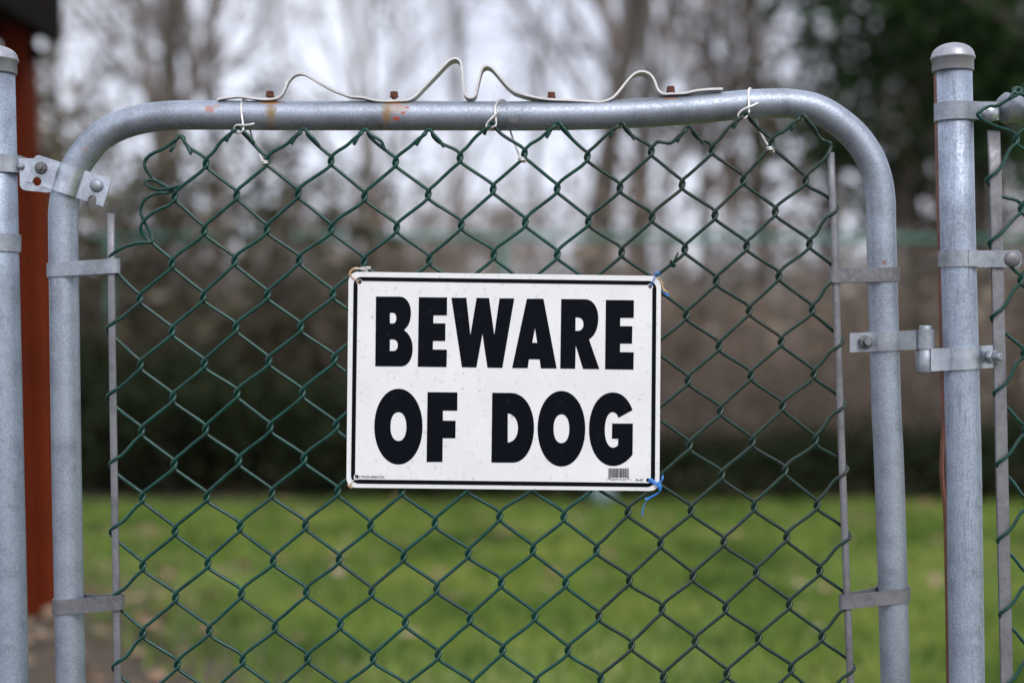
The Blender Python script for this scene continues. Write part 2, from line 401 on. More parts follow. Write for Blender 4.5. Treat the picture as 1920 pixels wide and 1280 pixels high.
tl = [(130, 21, 0, .9, 'grey bare tree between the red post and the left gate corner'),
      (410, 20, 2, .85, 'spreading bare tree right of the V-shaped fork, over the left tie wire'),
      (705, 27, 1, .7, 'slim small tree far behind the left end of the warning sign'),
      (875, 16, 1, .7, 'thin upright trunk seen through the mesh above the middle of the sign'),
      (560, 23, 1, .6, 'faint slim tree behind the left bump of the scroll strip'),
      (985, 19, 1, .66, 'slim sapling left of the thick forked trunk'),
      (1140, 18, 1, .7, 'slim sapling right of the thick forked trunk'),
      (1270, 20, 1, .75, 'pole-like tree between the last bump of the scroll strip and the right tie wire'),
      (1385, 15.5, 1, .66, 'thin sapling directly behind the right tie wire'),
      (1215, 15, 3, .8, 'slender bare tree behind the right-hand bump of the scroll strip'),
      (1330, 12.5, 1, .75, 'thin straight tree behind the right tie wire'),
      (1440, 17, 0, .9, 'twiggy bare tree behind the upper right gate corner'),
      (1560, 14, 3, .7, 'grey bare tree just right of the right tension bar'),
      (1700, 19, 2, .9, 'broad bare tree between gate and right-hand post')]
for i, (px, d, k, s, lb) in enumerate(tl):
    put_tree('bare_tree', kinds[k], gl(px, d), i * 1.7 + .4, s, lb, G)

# woods: one far mass merged from the tree shapes
def np_tris(me):
    me.calc_loop_triangles(); v = np.zeros(len(me.vertices) * 3); me.vertices.foreach_get('co', v)
    t = np.zeros(len(me.loop_triangles) * 3, np.int32); me.loop_triangles.foreach_get('vertices', t)
    return v.reshape(-1, 3), t.reshape(-1, 3)
def merged(name, items, mat):
    vs, ts, b = [], [], 0
    for me, loc, rz, s in items:
        v, t = np_tris(me); c, q = math.cos(rz), math.sin(rz)
        v2 = np.c_[v[:, 0] * c - v[:, 1] * q, v[:, 0] * q + v[:, 1] * c, v[:, 2]] * s + np.array(loc)
        vs.append(v2); ts.append(t + b); b += len(v)
    v = np.concatenate(vs); t = np.concatenate(ts)
    me = bpy.data.meshes.new(name); me.vertices.add(len(v)); me.vertices.foreach_set('co', v.astype(np.float32).ravel())
    me.loops.add(len(t) * 3); me.loops.foreach_set('vertex_index', t.ravel().astype(np.int32))
    me.polygons.add(len(t)); me.polygons.foreach_set('loop_start', np.arange(0, len(t) * 3, 3, dtype=np.int32)); me.update(calc_edges=True)
    me.materials.append(mat); return me
light_t = dict(TREE, segs=[6, 4, 3, 2, 1], sides=[5, 4, 3, 3, 3], kids=[9, 6, 4, 3, 0])
lt = [tree_mesh(31, 12, .13, light_t, bark, twig), tree_mesh(32, 13, .11, dict(light_t, spread=[.5, .6, .7, .7, .6]), bark, twig)]
items = []
for i in range(21):
    d = random.uniform(18, 44); px = random.uniform(-250, 2150)
    if i % 3 == 0: px = random.uniform(1150, 2100)
    if 430 < px < 860 and random.random() < .75: px += 900     # thin wood where the sky is open
    p = gl(px, d); k = i % 2; rz = random.uniform(0, 6.28); s = random.uniform(.7, 1.15)
    items += [(lt[k][0], p, rz, s), (lt[k][1], p, rz, s)]
wo = place('woods', merged('woods', items, plain('far_bark', (0.19, 0.165, 0.15), .9, 0, .4, 1)))
tag(wo, 'far bare woods on the slope beyond the lawn', 'woods', kind='stuff')

# brush
sh = []
for s_ in (41, 42, 43):
    t, c = tree_parts(s_, .3, .02, dict(SHRUB, shrink=[6.5, .45, .5, .5])); c.v += []; sh.append((t.mesh('stem', twig_red), c.mesh('twigs', twig_red)))
items = []
for i in range(95):
    d = random.uniform(9.2, 17); px = random.uniform(-150, 2080); p = gl(px, d)
    items.append((sh[i % 3][1], p, random.uniform(0, 6.3), random.uniform(.6, 1.15)))
uo = place('undergrowth', merged('undergrowth', items, twig_red))
tag(uo, 'tangle of bare brown brush between the lawn and the woods', 'undergrowth', kind='stuff')
for i, (px, d, s, lb) in enumerate([(780, 7.8, .75, 'bare twiggy shrub at the lawn edge directly behind the sign'),
        (1310, 7.8, .85, 'reddish bare shrub at the lawn edge just right of the sign'),
        (1480, 7.9, .8, 'bare shrub at the lawn edge behind the right tension bar'),
        (1730, 7.8, .8, 'bare shrub at the lawn edge between gate and right-hand post')]):
    put_tree('bare_shrub', sh[i % 3], at(px, d), i * 2.0, s, lb, 'bare shrubs along the lawn edge', 'shrub', ('stem', 'twigs'))

# leafy and twiggy masses behind the lawn
def thicket(seed, n_cl, per, pr, dr, ztop, size, spread, zpow=1.0):
    g_ = np.random.default_rng(seed); px = g_.uniform(*pr, n_cl); d = g_.uniform(*dr, n_cl)
    x = (px - 960) / 2666.7 * (d + D); zt = np.array([ztop(p) for p in px]) / 15.0 * (d + D) * g_.uniform(.75, 1.15, n_cl)
    z = zt * g_.uniform(0, 1, n_cl) ** zpow + .05 + .1 * np.maximum(0, d - 11)
    c = np.stack([x, d, z], 1); n_ = n_cl * per; cs = np.repeat(g_.uniform(.5, 1.4, n_cl) * spread, per)[:, None]
    p = np.repeat(c, per, 0) + g_.normal(0, 1, (n_, 3)) * cs * np.array([1, 1, 1.25]); p[:, 2] = np.maximum(p[:, 2], .03)
    s_ = g_.uniform(*size, n_)[:, None]; a = g_.normal(0, 1, (n_, 3)); a /= np.linalg.norm(a, axis=1)[:, None]
    b = np.cross(a, g_.normal(0, 1, (n_, 3))); b /= np.linalg.norm(b, axis=1)[:, None]
    return np.stack([p - a * s_, p - b * s_ * .5, p + a * s_, p + b * s_ * .5], 1)
def zl(p): return float(np.interp(p, [-200, 120, 260, 380, 470, 560, 640, 720, 800, 950, 1150], [2.9, 3.0, 2.85, 2.3, 2.3, 2.6, 2.0, 1.65, 1.6, 1.5, 1.3]))
v = thicket(71, 290, 32, (-300, 760), (7.5, 13), lambda p: zl(p) * 1.25, (.05, .10), .24)
o = place('dark_undergrowth', mesh_np('dark_undergrowth', v, len(v), foliage_mat('thicket_leaf', (0.018, 0.018, 0.009), (0.065, 0.058, 0.032), (0.26, 0.22, 0.18), 1.6, .1), 4))
tag(o, 'dark olive thicket of leaves and stems beyond the left half of the lawn', 'thicket', kind='stuff')
def zr(p): return float(np.interp(p, [650, 800, 950, 1080, 1150, 1300, 1500, 1700, 2200], [1.9, 1.9, 2.1, 2.3, 2.9, 4.2, 4.6, 4.8, 5.0]))
v = np.concatenate([thicket(72, 210, 32, (660, 2250), (10.5, 19), zr, (.05, .11), .21, 1.15), thicket(73, 170, 34, (1080, 2250), (7.9, 11), lambda p: 1.5, (.04, .09), .25)])
o = place('brown_undergrowth', mesh_np('brown_undergrowth', v, len(v), foliage_mat('brush_leaf', (0.07, 0.055, 0.035), (0.25, 0.195, 0.145), (0.56, 0.48, 0.41), 1.7, .2), 4))
tag(o, 'brown leafy brush and saplings beyond the right half of the lawn', 'brush', kind='stuff')
v = thicket(74, 34, 16, (150, 900), (14, 22), lambda p: 5.5, (.05, .12), .30)
o = place('ivy_clumps', mesh_np('ivy_clumps', v, len(v), foliage_mat('ivy_leaf', (0.07, 0.065, 0.05), (0.11, 0.10, 0.085), (0.16, 0.15, 0.13), 1.0, .2), 4))
tag(o, 'sparse grey-green leaf clumps hanging among the bare branches', 'ivy', kind='stuff')

# leafy evergreens: many leaf faces in clumps
def leaf_cloud(seed, nclump, per, ext, size, zc, shape='round', clump=.22):
    g_ = np.random.default_rng(seed); vs = []
    for i in range(nclump):
        while True:
            q = g_.uniform(-1, 1, 3)
            rr = np.linalg.norm(q)
            if rr < 1 and (shape != 'cone' or np.hypot(q[0], q[1]) < (1 - q[2]) / 2 + .12) and rr > .25: break
        c = q * ext + np.array([0, 0, zc]); cs = clump * g_.uniform(.5, 1.4)
        p = c + g_.normal(0, cs, (per, 3)) * np.array([1, 1, .6]); s = g_.uniform(size[0], size[1], per)
        a = g_.normal(0, 1, (per, 3)); a /= np.linalg.norm(a, axis=1)[:, None]
        b = np.cross(a, g_.normal(0, 1, (per, 3))); b /= np.linalg.norm(b, axis=1)[:, None]
        v = np.stack([p - a * s[:, None], p - b * s[:, None] * .45, p + a * s[:, None], p + b * s[:, None] * .45], 1); vs.append(v)
    v = np.concatenate(vs); v[..., 2] = np.maximum(v[..., 2], .01); return v
ever = foliage_mat('evergreen_leaf', (0.012, 0.03, 0.008), (0.024, 0.055, 0.014), (0.05, 0.09, 0.026), 2, .15)
ever2 = foliage_mat('bush_leaf', (0.010, 0.015, 0.006), (0.022, 0.030, 0.012), (0.045, 0.052, 0.024), 2, .1)
def leafy(seed, nclump, per, ext, size, zc, trunk_h, mat, shape='round', clump=.22):
    v = leaf_cloud(seed, nclump, per, ext, size, zc, shape, clump); me = mesh_np('foliage', v, len(v), mat, 4)
    t, c = tree_parts(seed, trunk_h, .035 * trunk_h ** .7, dict(SHRUB, sides=[7, 5, 4, 3], segs=[6, 4, 3, 2], kids=[10, 4, 3, 0], shrink=[.4, .5, .5, .5], start=[.1, .2, .1, 0], spread=[1.0, .8, .7, .7]))
    t.v += []; b0 = MB(); b0.add(t.v, t.f); b0.add(c.v, c.f); return (b0.mesh('trunk', bark), me)
ev_tree = leafy(51, 165, 60, (2.3, 2.0, 3.3), (.05, .10), 5.4, 8.2, ever, 'round', .30)
ev_tree2 = leafy(52, 125, 55, (1.7, 1.6, 2.6), (.05, .10), 4.6, 6.8, ever, 'round', .30)
for px, d, k, s, rz, lb in [(1835, 10.5, 0, .95, 0, 'dark evergreen tree filling the upper right corner behind the domed post cap'),
                            (1745, 13.5, 1, .9, 1, 'dark evergreen tree left of the right-hand post, half hidden by its larger neighbour'),
                            (2060, 9.5, 1, 1.0, 2, 'dark evergreen tree at the right edge behind the fence corner')]:
    put_tree('evergreen_tree', (ev_tree, ev_tree2)[k], gl(px, d), rz, s, lb, 'evergreen trees at the right', 'tree', ('trunk', 'foliage'))
bush = [leafy(61, 90, 42, (.75, .6, .62), (.03, .06), .66, .9, ever2, 'round', .16), leafy(62, 80, 42, (.9, .6, .42), (.03, .06), .42, .6, ever2, 'round', .15)]
bl = [(150, 7.4, 0, .8, 'dark bush at the lawn edge seen between the left gate tube and its tension bar'),
      (320, 7.2, 0, .72, 'dark bush at the lawn edge just right of the left tension bar'),
      (470, 7.6, 0, .62, 'rounded dark bush second from left behind the left part of the mesh'),
      (610, 7.2, 0, .6, 'dark bush peeping out just left of the warning sign'),
      (760, 7.0, 1, .7, 'low dark bush under the left half of the sign'),
      (960, 7.1, 1, .7, 'low dark bush under the middle of the sign'),
      (1160, 6.9, 1, .5, 'low dark bush under the lower right sign corner'),
      (1340, 6.8, 1, .5, 'low dark hedge bush right of the sign'),
      (1520, 7.0, 1, .5, 'low dark hedge bush behind the right tension bar'),
      (1720, 6.8, 1, .55, 'low dark hedge bush between the gate and the right-hand post'),
      (1900, 6.8, 1, .6, 'low dark hedge bush at the right edge of the lawn')]
for i, (px, d, k, s, lb) in enumerate(bl):
    put_tree('evergreen_bush', bush[k], at(px, d), i * 1.3, s, lb, 'dark bushes along the far edge of the lawn', 'bush', ('stem', 'foliage'))

# ------------------------------------------------------------------ back fence (green, far)
gp = plain('green_coated_pipe', (0.05, 0.19, 0.15), .45, 0, .2, 20)
FY = 8.7; fe = empty('back_fence', (0, FY, 0), 'green chain-link fence across the far side of the lawn', 'fence')
x0, x1, fz = -6.5, 8.0, 1.70
m_ = MB(); m_.tube([(x0, FY, fz), (0, FY, fz + .01), (x1, FY, fz - .03)], .021, 8); m_.build('top_rail', gp, fe)
for px in (-5.4, -2.92, -.06, 2.72, 5.4, 7.6):
    m_ = MB(); m_.tube([(px, FY, -.05), (px, FY, fz - .03)], .024, 8); m_.build('fence_post', gp, fe)
m_ = MB(); nx = int((x1 - x0) / .06)
for i in range(nx):
    xx = x0 + i * .06; pts = [(xx + (.06 if q % 2 else 0), FY + (.004 if q % 2 else -.004), .03 + q * .06) for q in range(26)]
    m_.tube(pts, .0013, 3, cap=False)
o = m_.build('mesh_panel', gp, fe); o['kind'] = 'stuff'
bo = MB(); c = at(1130, 6.5, 952); bo.lathe((c.x, c.y, .075), (0, 0, 1), [(.075 * math.sin(a), -.075 * math.cos(a)) for a in np.linspace(0.01, math.pi - .01, 14)], 20)
tag(bo.build('ball', plain('pale_plastic', (0.17, 0.235, 0.235), .6, 0, .05, 8, 0, .1), None, (c.x, c.y, .0)), 'small pale blue-green ball lying at the far side of the lawn', 'ball')

# ------------------------------------------------------------------ red shed corner
red = plain('red_paint', (0.085, 0.0105, 0.0015), .7, 0, .15, 5, 0, .12); red2 = plain('red_trim_paint', (0.115, 0.018, 0.004), .7, 0, .15, 5, 0, .12); dk = plain('dark_soffit', (0.009, 0.006, 0.006), .9, 0, .2, 9, 0, .1)
SY = 3.35; se = empty('shed', (-1.8, SY, 0), 'dark red shed corner with an overhanging dark roof, left of the gate', 'shed')
def atd(px, py, d): return Vector(((px - 960) / 2666.7 * d, d - D, H + (640 - py) / 2666.7 * d))
d0 = SY + D; xr = atd(64, 0, d0).x
m_ = MB(); hw = .036
m_.add([Vector((xr - w_ + (1.62 - z) * .030, SY + y, z)) for z in (-.05, 2.12) for (w_, y) in ((0, -.06), (.09, -.06), (.09, .06), (0, .06))],
       [(0, 1, 5, 4), (1, 2, 6, 5), (2, 3, 7, 6), (3, 0, 4, 7), (4, 5, 6, 7)], False)
m_.build('corner_post', red, se)
m_ = MB(); m_.add([Vector((xr + .003 - w_ + (1.62 - z) * .030, SY + y, z)) for z in (-.05, 1.56) for (w_, y) in ((-.042, -.045), (0, -.045), (0, .04), (-.042, .04))],
       [(0, 1, 5, 4), (1, 2, 6, 5), (2, 3, 7, 6), (3, 0, 4, 7), (4, 5, 6, 7)], False)
m_.build('trim_board', red2, se)
e1 = atd(101, 77, d0 + .14); rot = Matrix.Rotation(R(13), 3, 'Y')
m_ = MB(); m_.box(Vector((e1.x, SY + .14 - 1.3, e1.z + .10)) + rot @ Vector((-1.2, 0, 0)), (2.4, 2.6, .2), rot); m_.build('roof', dk, se)
m_ = MB(); m_.box((e1.x + .014, SY + .14 - 1.3, e1.z + .11), (.024, 2.62, .24)); m_.build('fascia_board', dk, se)
m_ = MB(); m_.box(atd(22, 72, d0) + Vector((-.02, 0, .01)), (.26, .07, .07), Matrix.Rotation(R(38), 3, 'Y')); m_.build('brace', dk, se)

# ------------------------------------------------------------------ metals
GX = U(960, 640).x
def st(px, py, wx, wy, c, soft=.6, amt=1.0):
    p = U(px, py, -.017); return (p.x, p.z, wx * K, wy * K, c, soft, amt)
rust, rust2, chip = (0.34, 0.13, 0.03), (0.25, 0.155, 0.07), (0.42, 0.10, 0.07)
stains = [st(506, 191, 24, 4, (0.36, 0.13, 0.02), .6), st(739, 191, 30, 4, (0.36, 0.13, 0.02), .6),
          st(507, 215, 13, 40, rust2, .8, .95), st(726, 215, 13, 42, rust2, .8, 1.0), st(746, 200, 24, 17, (0.40, 0.27, 0.17), .9, .7), st(507, 242, 22, 9, (0.2, 0.13, 0.06), .9, .7),
          st(392, 205, 10, 9, (0.40, 0.19, 0.16), .35, .8), st(404, 198, 9, 4, (0.38, 0.22, 0.18), .6, .6), st(712, 236, 9, 8, (.1, .09, .05), .9, .8), st(1035, 242, 60, 3, (.12, .10, .06), .9, .7), st(743, 222, 7, 4, chip, .2), st(755, 212, 4, 4, chip, .2), st(763, 201, 4, 2, chip, .2),
          st(161, 279, 7, 7, (0.34, 0.16, 0.13), .8, .6), st(1258, 183, 26, 2, rust, .5), st(1659, 492, 4, 5, (0.2, 0.08, 0.04), .3, .8),
          st(965, 226, 14, 8, (0.42, 0.33, 0.33), .9, .5)]
m_frame = galv('galvanized_frame', (0.17, 0.205, 0.255), (0.31, 0.35, 0.415), (0.52, 0.565, 0.64), .47, .68, stains=stains)
m_post = galv('galvanized_post', (0.17, 0.215, 0.285), (0.34, 0.395, 0.49), (0.60, 0.66, 0.77), .50, .6, streak=True)
m_postl = galv('galvanized_post_left', (0.16, 0.205, 0.265), (0.30, 0.35, 0.43), (0.54, 0.60, 0.69), .50, .6)
m_band = galv('galvanized_band', (0.22, 0.24, 0.28), (0.30, 0.325, 0.37), (0.42, 0.445, 0.49), .5, .6, spangle=150)
m_dark = galv('dull_band', (0.11, 0.112, 0.122), (0.17, 0.172, 0.185), (0.29, 0.285, 0.30), .55, .5, spangle=170)
m_mauve = galv('grey_bar', (0.155, 0.155, 0.17), (0.205, 0.205, 0.223), (0.30, 0.30, 0.32), .5, .55, spangle=120)
m_cap = galv('cast_cap', (0.26, 0.265, 0.295), (0.33, 0.335, 0.37), (0.42, 0.425, 0.46), .45, .65, spangle=90)
m_latch = galv('latch_zinc', (0.30, 0.335, 0.38), (0.46, 0.50, 0.56), (0.70, 0.73, 0.78), .34, .85, spangle=120)
m_alu = galv('aluminium_strip', (0.50, 0.49, 0.49), (0.64, 0.625, 0.62), (0.78, 0.765, 0.76), .45, .3, spangle=110)
m_tie = galv('aluminium_wire', (0.60, 0.58, 0.57), (0.72, 0.70, 0.69), (0.85, 0.83, 0.82), .4, .5, spangle=200)
m_rust = plain('rusty_bolt', (0.11, 0.035, 0.022), .75, .3, .5, 300, .0005)
def wire_mat(name, base, light, worn):
    m, n, b = new_mat(name); f = noise(n, 60, 4, .7); w2 = noise(n, 9, 5, .75)
    c = ramp(n, f, [(.3, base), (.7, light)])
    c = mix(n, ramp(n, w2, [(.56, (0, 0, 0)), (.72, (.8, .8, .8))]), c, worn)
    sp = noise(n, 22, 3, .6); c = mix(n, ramp(n, sp, [(.78, (0, 0, 0)), (.81, (1, 1, 1))]), c, (0.42, 0.12, 0.06))
    n.links.new(c, b.inputs['Base Color']); b.inputs['Roughness'].default_value = .27
    b.inputs['Specular IOR Level'].default_value = .36
    bump(n, b, noise(n, 700, 3, .6), .15, .0003)
    return m
m_wire = wire_mat('green_vinyl_wire', (0.003, 0.030, 0.024), (0.007, 0.062, 0.048), (0.025, 0.034, 0.030))
m_wire_old = wire_mat('worn_green_wire', (0.005, 0.021, 0.016), (0.012, 0.038, 0.028), (0.048, 0.038, 0.034))

# ------------------------------------------------------------------ the gate
gate = empty('chain_link_gate', (0, 0, 0), 'galvanized tube gate with rounded corners and green chain-link mesh, bearing the sign', 'gate')
BOT = 2062
frame_pts = [(151, BOT - 60), (141, 1700), (132.8, 1280), (124.6, 860), (120, 520), (118.8, 430), (119.5, 392), (127, 352), (146, 307), (181, 262), (215, 240), (255, 226), (310, 217.5), (380, 216),
             (500, 217), (700, 217.3), (850, 217.5), (960, 217.9), (1060, 217), (1160, 214), (1280, 207), (1360, 199.5), (1425, 194.5), (1480, 194.5), (1530, 204), (1573, 229), (1606, 259), (1631, 296), (1645, 335), (1651, 375), (1652, 430),
             (1654, 500), (1662, 770), (1666, 850), (1679, 1280), (1690, 1700), (1699, BOT - 60)]
m_ = MB(); m_.tube(catmull([U(x, y) for x, y in frame_pts], 7), 27.3 * K, 32)
m_.tube([U(140, BOT - 75), U(1700, BOT - 82)], 26.5 * K, 24)
m_.build('gate_frame', m_frame, gate)

# knots of the mesh, row by row (column, x, y on the sheet)
KN = {0: '3 386.4 305.7 5 500.6 302 7 620.9 301.5 9 741.8 304 11 862.7 295.6 13 983.4 288 15 1101.3 294 17 1221.2 284 19 1335.4 280.5 21 1446.3 268.8 23 1555 272',
1: '2 327.6 367.9 4 443.5 365.5 6 558.7 362.8 8 683.7 367.9 10 802.9 364.5 12 924.6 354.5 14 1044.8 353.5 16 1162.4 352 18 1279 346 20 1394.2 337 22 1510.8 337.6',
2: '3 383 431.7 5 500.6 429 7 621.5 428 9 743.8 427 11 864.7 421.5 13 985 416.3 15 1103.3 415 17 1222.4 407.5 19 1340.5 403 21 1453.7 396.4 23 1569 391',
3: '0 205.5 483 2 322.5 493.8 4 440 488.8 6 561 487 8 683 490 10 805 487 12 926 477 14 1045 477 16 1165.7 472.7 18 1284 467 20 1400 461 22 1517.9 457',
4: '1 262 559.3 3 381.3 556 5 501.6 552.6 7 623.9 551 19 1343 525.7 21 1460.4 517 23 1574 515',
5: '0 201.5 614 2 322.5 620.8 4 442.5 614 6 563.7 613 18 1286.7 590.6 20 1405 582 22 1523 579.5',
6: '1 263 683.6 3 383 681.3 5 504 676 7 627 672.6 19 1347.9 648.4 21 1464.8 640 23 1579 640',
7: '0 202 742 2 324 745 4 444.5 737.4 6 566.8 736.4 18 1290 712 20 1407.7 703.8 22 1526 700.4',
8: '1 265.4 808 3 385.7 804.6 5 506.6 801 7 630 798 19 1350.6 769.3 21 1467 761 23 1583 758',
9: '0 206 869 2 326.5 870 4 447.5 863.4 6 570 860 18 1292.4 834.8 20 1410.4 828 22 1528.6 824.7',
10: '1 267 932.3 3 388 930.6 5 509.7 924 7 633 920.5 9 753.6 918.9 19 1353 890.3 21 1471.5 882 23 1588 880',
11: '0 207 994 2 328.2 994.5 4 450 987 6 572.8 983.7 8 694.8 984.4 10 815.7 979.3 12 936.7 967.6 14 1057.3 967.6 16 1177.5 959.2 18 1295.8 955.8 20 1414.4 949 22 1532 945.7',
12: '1 267.8 1060 3 389.7 1055 5 512.3 1050 7 636 1047 9 757 1043 11 877.9 1036.5 13 999.5 1029.7 15 1118.7 1029.7 17 1238.7 1018 19 1357.3 1014.6 21 1474.9 1006 23 1593 1004.5',
13: '0 209 1120 2 329.2 1118.8 4 452.5 1112 6 574.5 1108.7 8 697 1108.7 10 819 1102 12 939.7 1091.9 14 1060.6 1091.9 16 1180.2 1086.9 18 1299 1080 20 1418.4 1071.7 22 1537 1068.4',
14: '1 267.8 1186 3 392.4 1181 5 515.7 1174 7 638 1170 9 760 1165.8 11 881.2 1159 13 1002.8 1154 15 1122.8 1154 17 1241.4 1140.6 19 1360.6 1139 21 1479.9 1132 23 1597 1128',
15: '0 212 1248 2 332.6 1244.7 4 455.2 1236.3 6 577 1233 8 699.8 1233 10 821.4 1226.3 12 942.4 1217.9 14 1065 1217.9 16 1184.2 1209.5 18 1303.5 1201 20 1422 1196 22 1541 1192.7',
16: '17 1243.7 1268.3 19 1363 1261.5 21 1483.3 1253 23 1601 1251.5'}
kn = {}
for r_, s_ in KN.items():
    q = [float(t) for t in s_.split()]
    for i in range(0, len(q), 3): kn[(int(q[i]), r_)] = (q[i + 1], q[i + 2])
ci = np.array([k for k in kn if 0 < k[0] < 23]); pv = np.array([kn[tuple(k)] for k in ci]); C, Rr = ci[:, 0] / 23.0, ci[:, 1] / 16.0
def basis(c, r): return np.stack([np.ones_like(c), c, r, c * c, c * r, r * r, c ** 3, c * c * r, c * r * r], -1)
coef, *_ = np.linalg.lstsq(basis(C, Rr), pv, rcond=None)
resid = pv - basis(C, Rr) @ coef
print('mesh fit residual', np.abs(resid).mean(0), np.abs(resid).max(0))
def knot(c, r):
    if (c, r) in kn: return kn[(c, r)]
    if r > 16:
        a, b = knot(c, r - 2), knot(c, r - 4) if r > 18 else knot(c, r - 4)
        e = (a[0] + (3.2 if c else 3.5) + rng.normal(0, .5), a[1] + 124.8 + rng.normal(0, .8)); kn[(c, r)] = e; return e
    p = basis(np.array(c / 23.0), np.array(r / 16.0)) @ coef
    kn[(c, r)] = (float(p[0]) + rng.normal(0, .7), float(p[1]) + rng.normal(0, .7)); return kn[(c, r)]
MY = -0.0225; WR = 3.25 * K     # mesh plane, wire radius
def hook(cx, cy, side, edge=False, sc_=1.0, front=-1):
    """the bend of a wire at a knot, top to bottom. side 'L': wire lies right of the knot, 'R': wire lies left of it"""
    f, b = MY - WR * 1.15, MY + WR * 1.15
    j = lambda a: a + random.uniform(-.5, .5)
    s = sc_
    if side == 'L':   # arrives from upper right in front, leaves to lower right behind
        pts = [(j(11.5), -17.6, f), (j(5.3), -12.4, f), (-.2, -6.8, f), (-3.4, -.8, MY - WR * .4), (-2.9, 4.8, MY + WR * .5), (2.4, 9.8, b), (9.5, 15.2, b)]
    else:             # arrives from upper left behind, leaves to lower left in front
        pts = [(-9.5, -15.2, b), (-2.4, -9.8, b), (2.9, -4.8, MY + WR * .5), (3.4, .8, MY - WR * .4), (.2, 6.8, f), (j(-5.3), 12.4, f), (j(-11.5), 17.6, f)]
    return [(cx + x * s, cy + y * s, dy) for x, y, dy in pts]
def edge_hook(cx, cy, side):   # wraps the tension bar
    f, b = MY - WR * 1.6, MY + WR * 3.0
    if side == 'L': pts = [(24, -17, f), (9, -8, f), (0, 0, MY), (1.5, 7.5, b - .001), (8, 14.5, b), (22, 26.5, b)]
    else: pts = [(-24, -26, b), (-8, -12.5, b), (0, -4, MY + .003), (0.5, 2, MY - WR), (-5, 8, f), (-22, 19, f)]
    return [(cx + x, cy + y, dy) for x, y, dy in pts]
TOPK = {2: (337.6, 262), 4: (446, 243), 6: (568, 248), 8: (683, 249), 10: (803, 250), 12: (922, 236), 14: (1045, 236), 16: (1163, 236), 18: (1291, 244), 20: (1397, 218), 22: (1503.4, 222)}
LAST = 28
def wire_path(k):
    pts = []
    start = 0
    f, b = MY - WR * 1.3, MY + WR * 1.2
    if k == 0:
        pts = [(337, 348, f), (318, 353.5, f), (300, 355.5, f), (284, 352, f), (275, 346, MY), (273, 339.5, MY), (280, 336.8, b), (296, 341, b), (314, 350.5, b), (322, 357, b), (314, 361.5, MY), (300, 361.5, f), (283, 366.5, f), (269, 377, f),
               (263.5, 392, MY), (267, 408, MY), (277, 427, b), (285.5, 446, b), (284, 453, MY), (272, 454.5, f), (250, 457.5, f), (230, 464.5, f), (213, 474.5, f), (204, 484, MY), (205, 491, b), (211, 501, b)]
        start = 4
    elif k == 1:
        x, y = TOPK[2]
        pts = [(x + 21, y + 27, f - .001), (x + 14, y + 14, f), (x + 4, y - 3, f), (x - 2, y - 6.5, MY), (x - 8, y - 1, f), (x - 22, y + 11, f), (302, 281, f), (283, 290, f), (271.5, 303, MY), (272, 314, MY), (283, 330, b), (300, 344.5, b)]
        pts += hook(*knot(2, 1), 'R')
        pts += [(303, 390.5, f), (283, 402, f), (266, 419, f), (264, 431, MY), (270, 441, b), (286, 456, b), (303, 470.5, b)]
        pts += hook(*knot(2, 3), 'R'); start = 4
    else:
        if k % 2 == 0:      # tail hooks over the top and back down to the left
            x, y = TOPK[k]; t = random.uniform(-3, 3)
            pts = [(x - 21 + t, y + 23, f + .0005), (x - 15 + t, y + 13, f + .0005), (x - 8, y + 1, b), (x + 1, y - 6.5, b), (x + 7, y - 3.5, b), (x + 8, y + 4, b), (x + 18, y + 15.5, b)]
            if k == 12: pts = [(x - 14, y + 17, b)] + pts[2:]
        else:               # tail hooks over and down to the right
            x, y = TOPK[k + 1]; t = random.uniform(-3, 4)
            far = 12 if k + 1 == 8 else 0
            pts = [(x + 27 + t + far, y + 26 + far * .6, f - .0012), (x + 20 + t + far, y + 16, f - .0012), (x + 11, y + 3, f - .001), (x + 4, y - 5.5, f), (x - 3, y - 4.5, MY), (x - 5, y + 1, f), (x - 18, y + 10.5, f), (x - 33, y + 24, f)]
            if k + 1 == 12: pts = [(x + 6, y - 4, f)] + pts[3:]
        start = 0
    for r_ in range(start, LAST):
        c_ = k if (k % 2 == 0) == (r_ % 2 == 1) else k + 1
        if (c_ % 2 == 1) != (r_ % 2 == 0): c_ = 2 * k + 1 - c_
        x, y = knot(c_, r_); side = 'L' if c_ == k else 'R'
        if c_ == 0 or (c_ == 23 and r_ > 0): pts += edge_hook(x, y, side)
        elif c_ == 23: pts += [(x - 12, y - 9, b), (x + 1, y - 4, MY), (x + 3.5, y + 3, MY), (x - 6, y + 22, f)]
        else: pts += hook(x, y, side)
    # bottom end
    x, y, d_ = pts[-1]
    pts.append((x + (8 if side == 'L' else -8), y + 6, d_))
    return pts
for k in range(23):
    p3 = [U(x, y, dy) for x, y, dy in wire_path(k)]
    m_ = MB(); m_.tube(catmull(p3, 4), WR, 9)
    m_.build('mesh_wire', m_wire if k < 15 else m_wire_old, gate)
# loose end of wire twisted on above the sign's right corner
m_ = MB(); p3 = [U(x, y, dy) for x, y, dy in [(1271.5, 474, MY - .006), (1268, 481, MY - .006), (1265, 488, MY - .005), (1262, 493, MY - .001), (1258, 494, MY + .003), (1259, 499, MY + .003), (1264, 497, MY - .006), (1260, 489, MY - .006), (1257, 492, MY), (1262, 500, MY + .002), (1267, 497, MY - .003)]]
m_.tube(catmull(p3, 5), 1.9 * K, 7); m_.build('twist_wire', m_wire, gate)

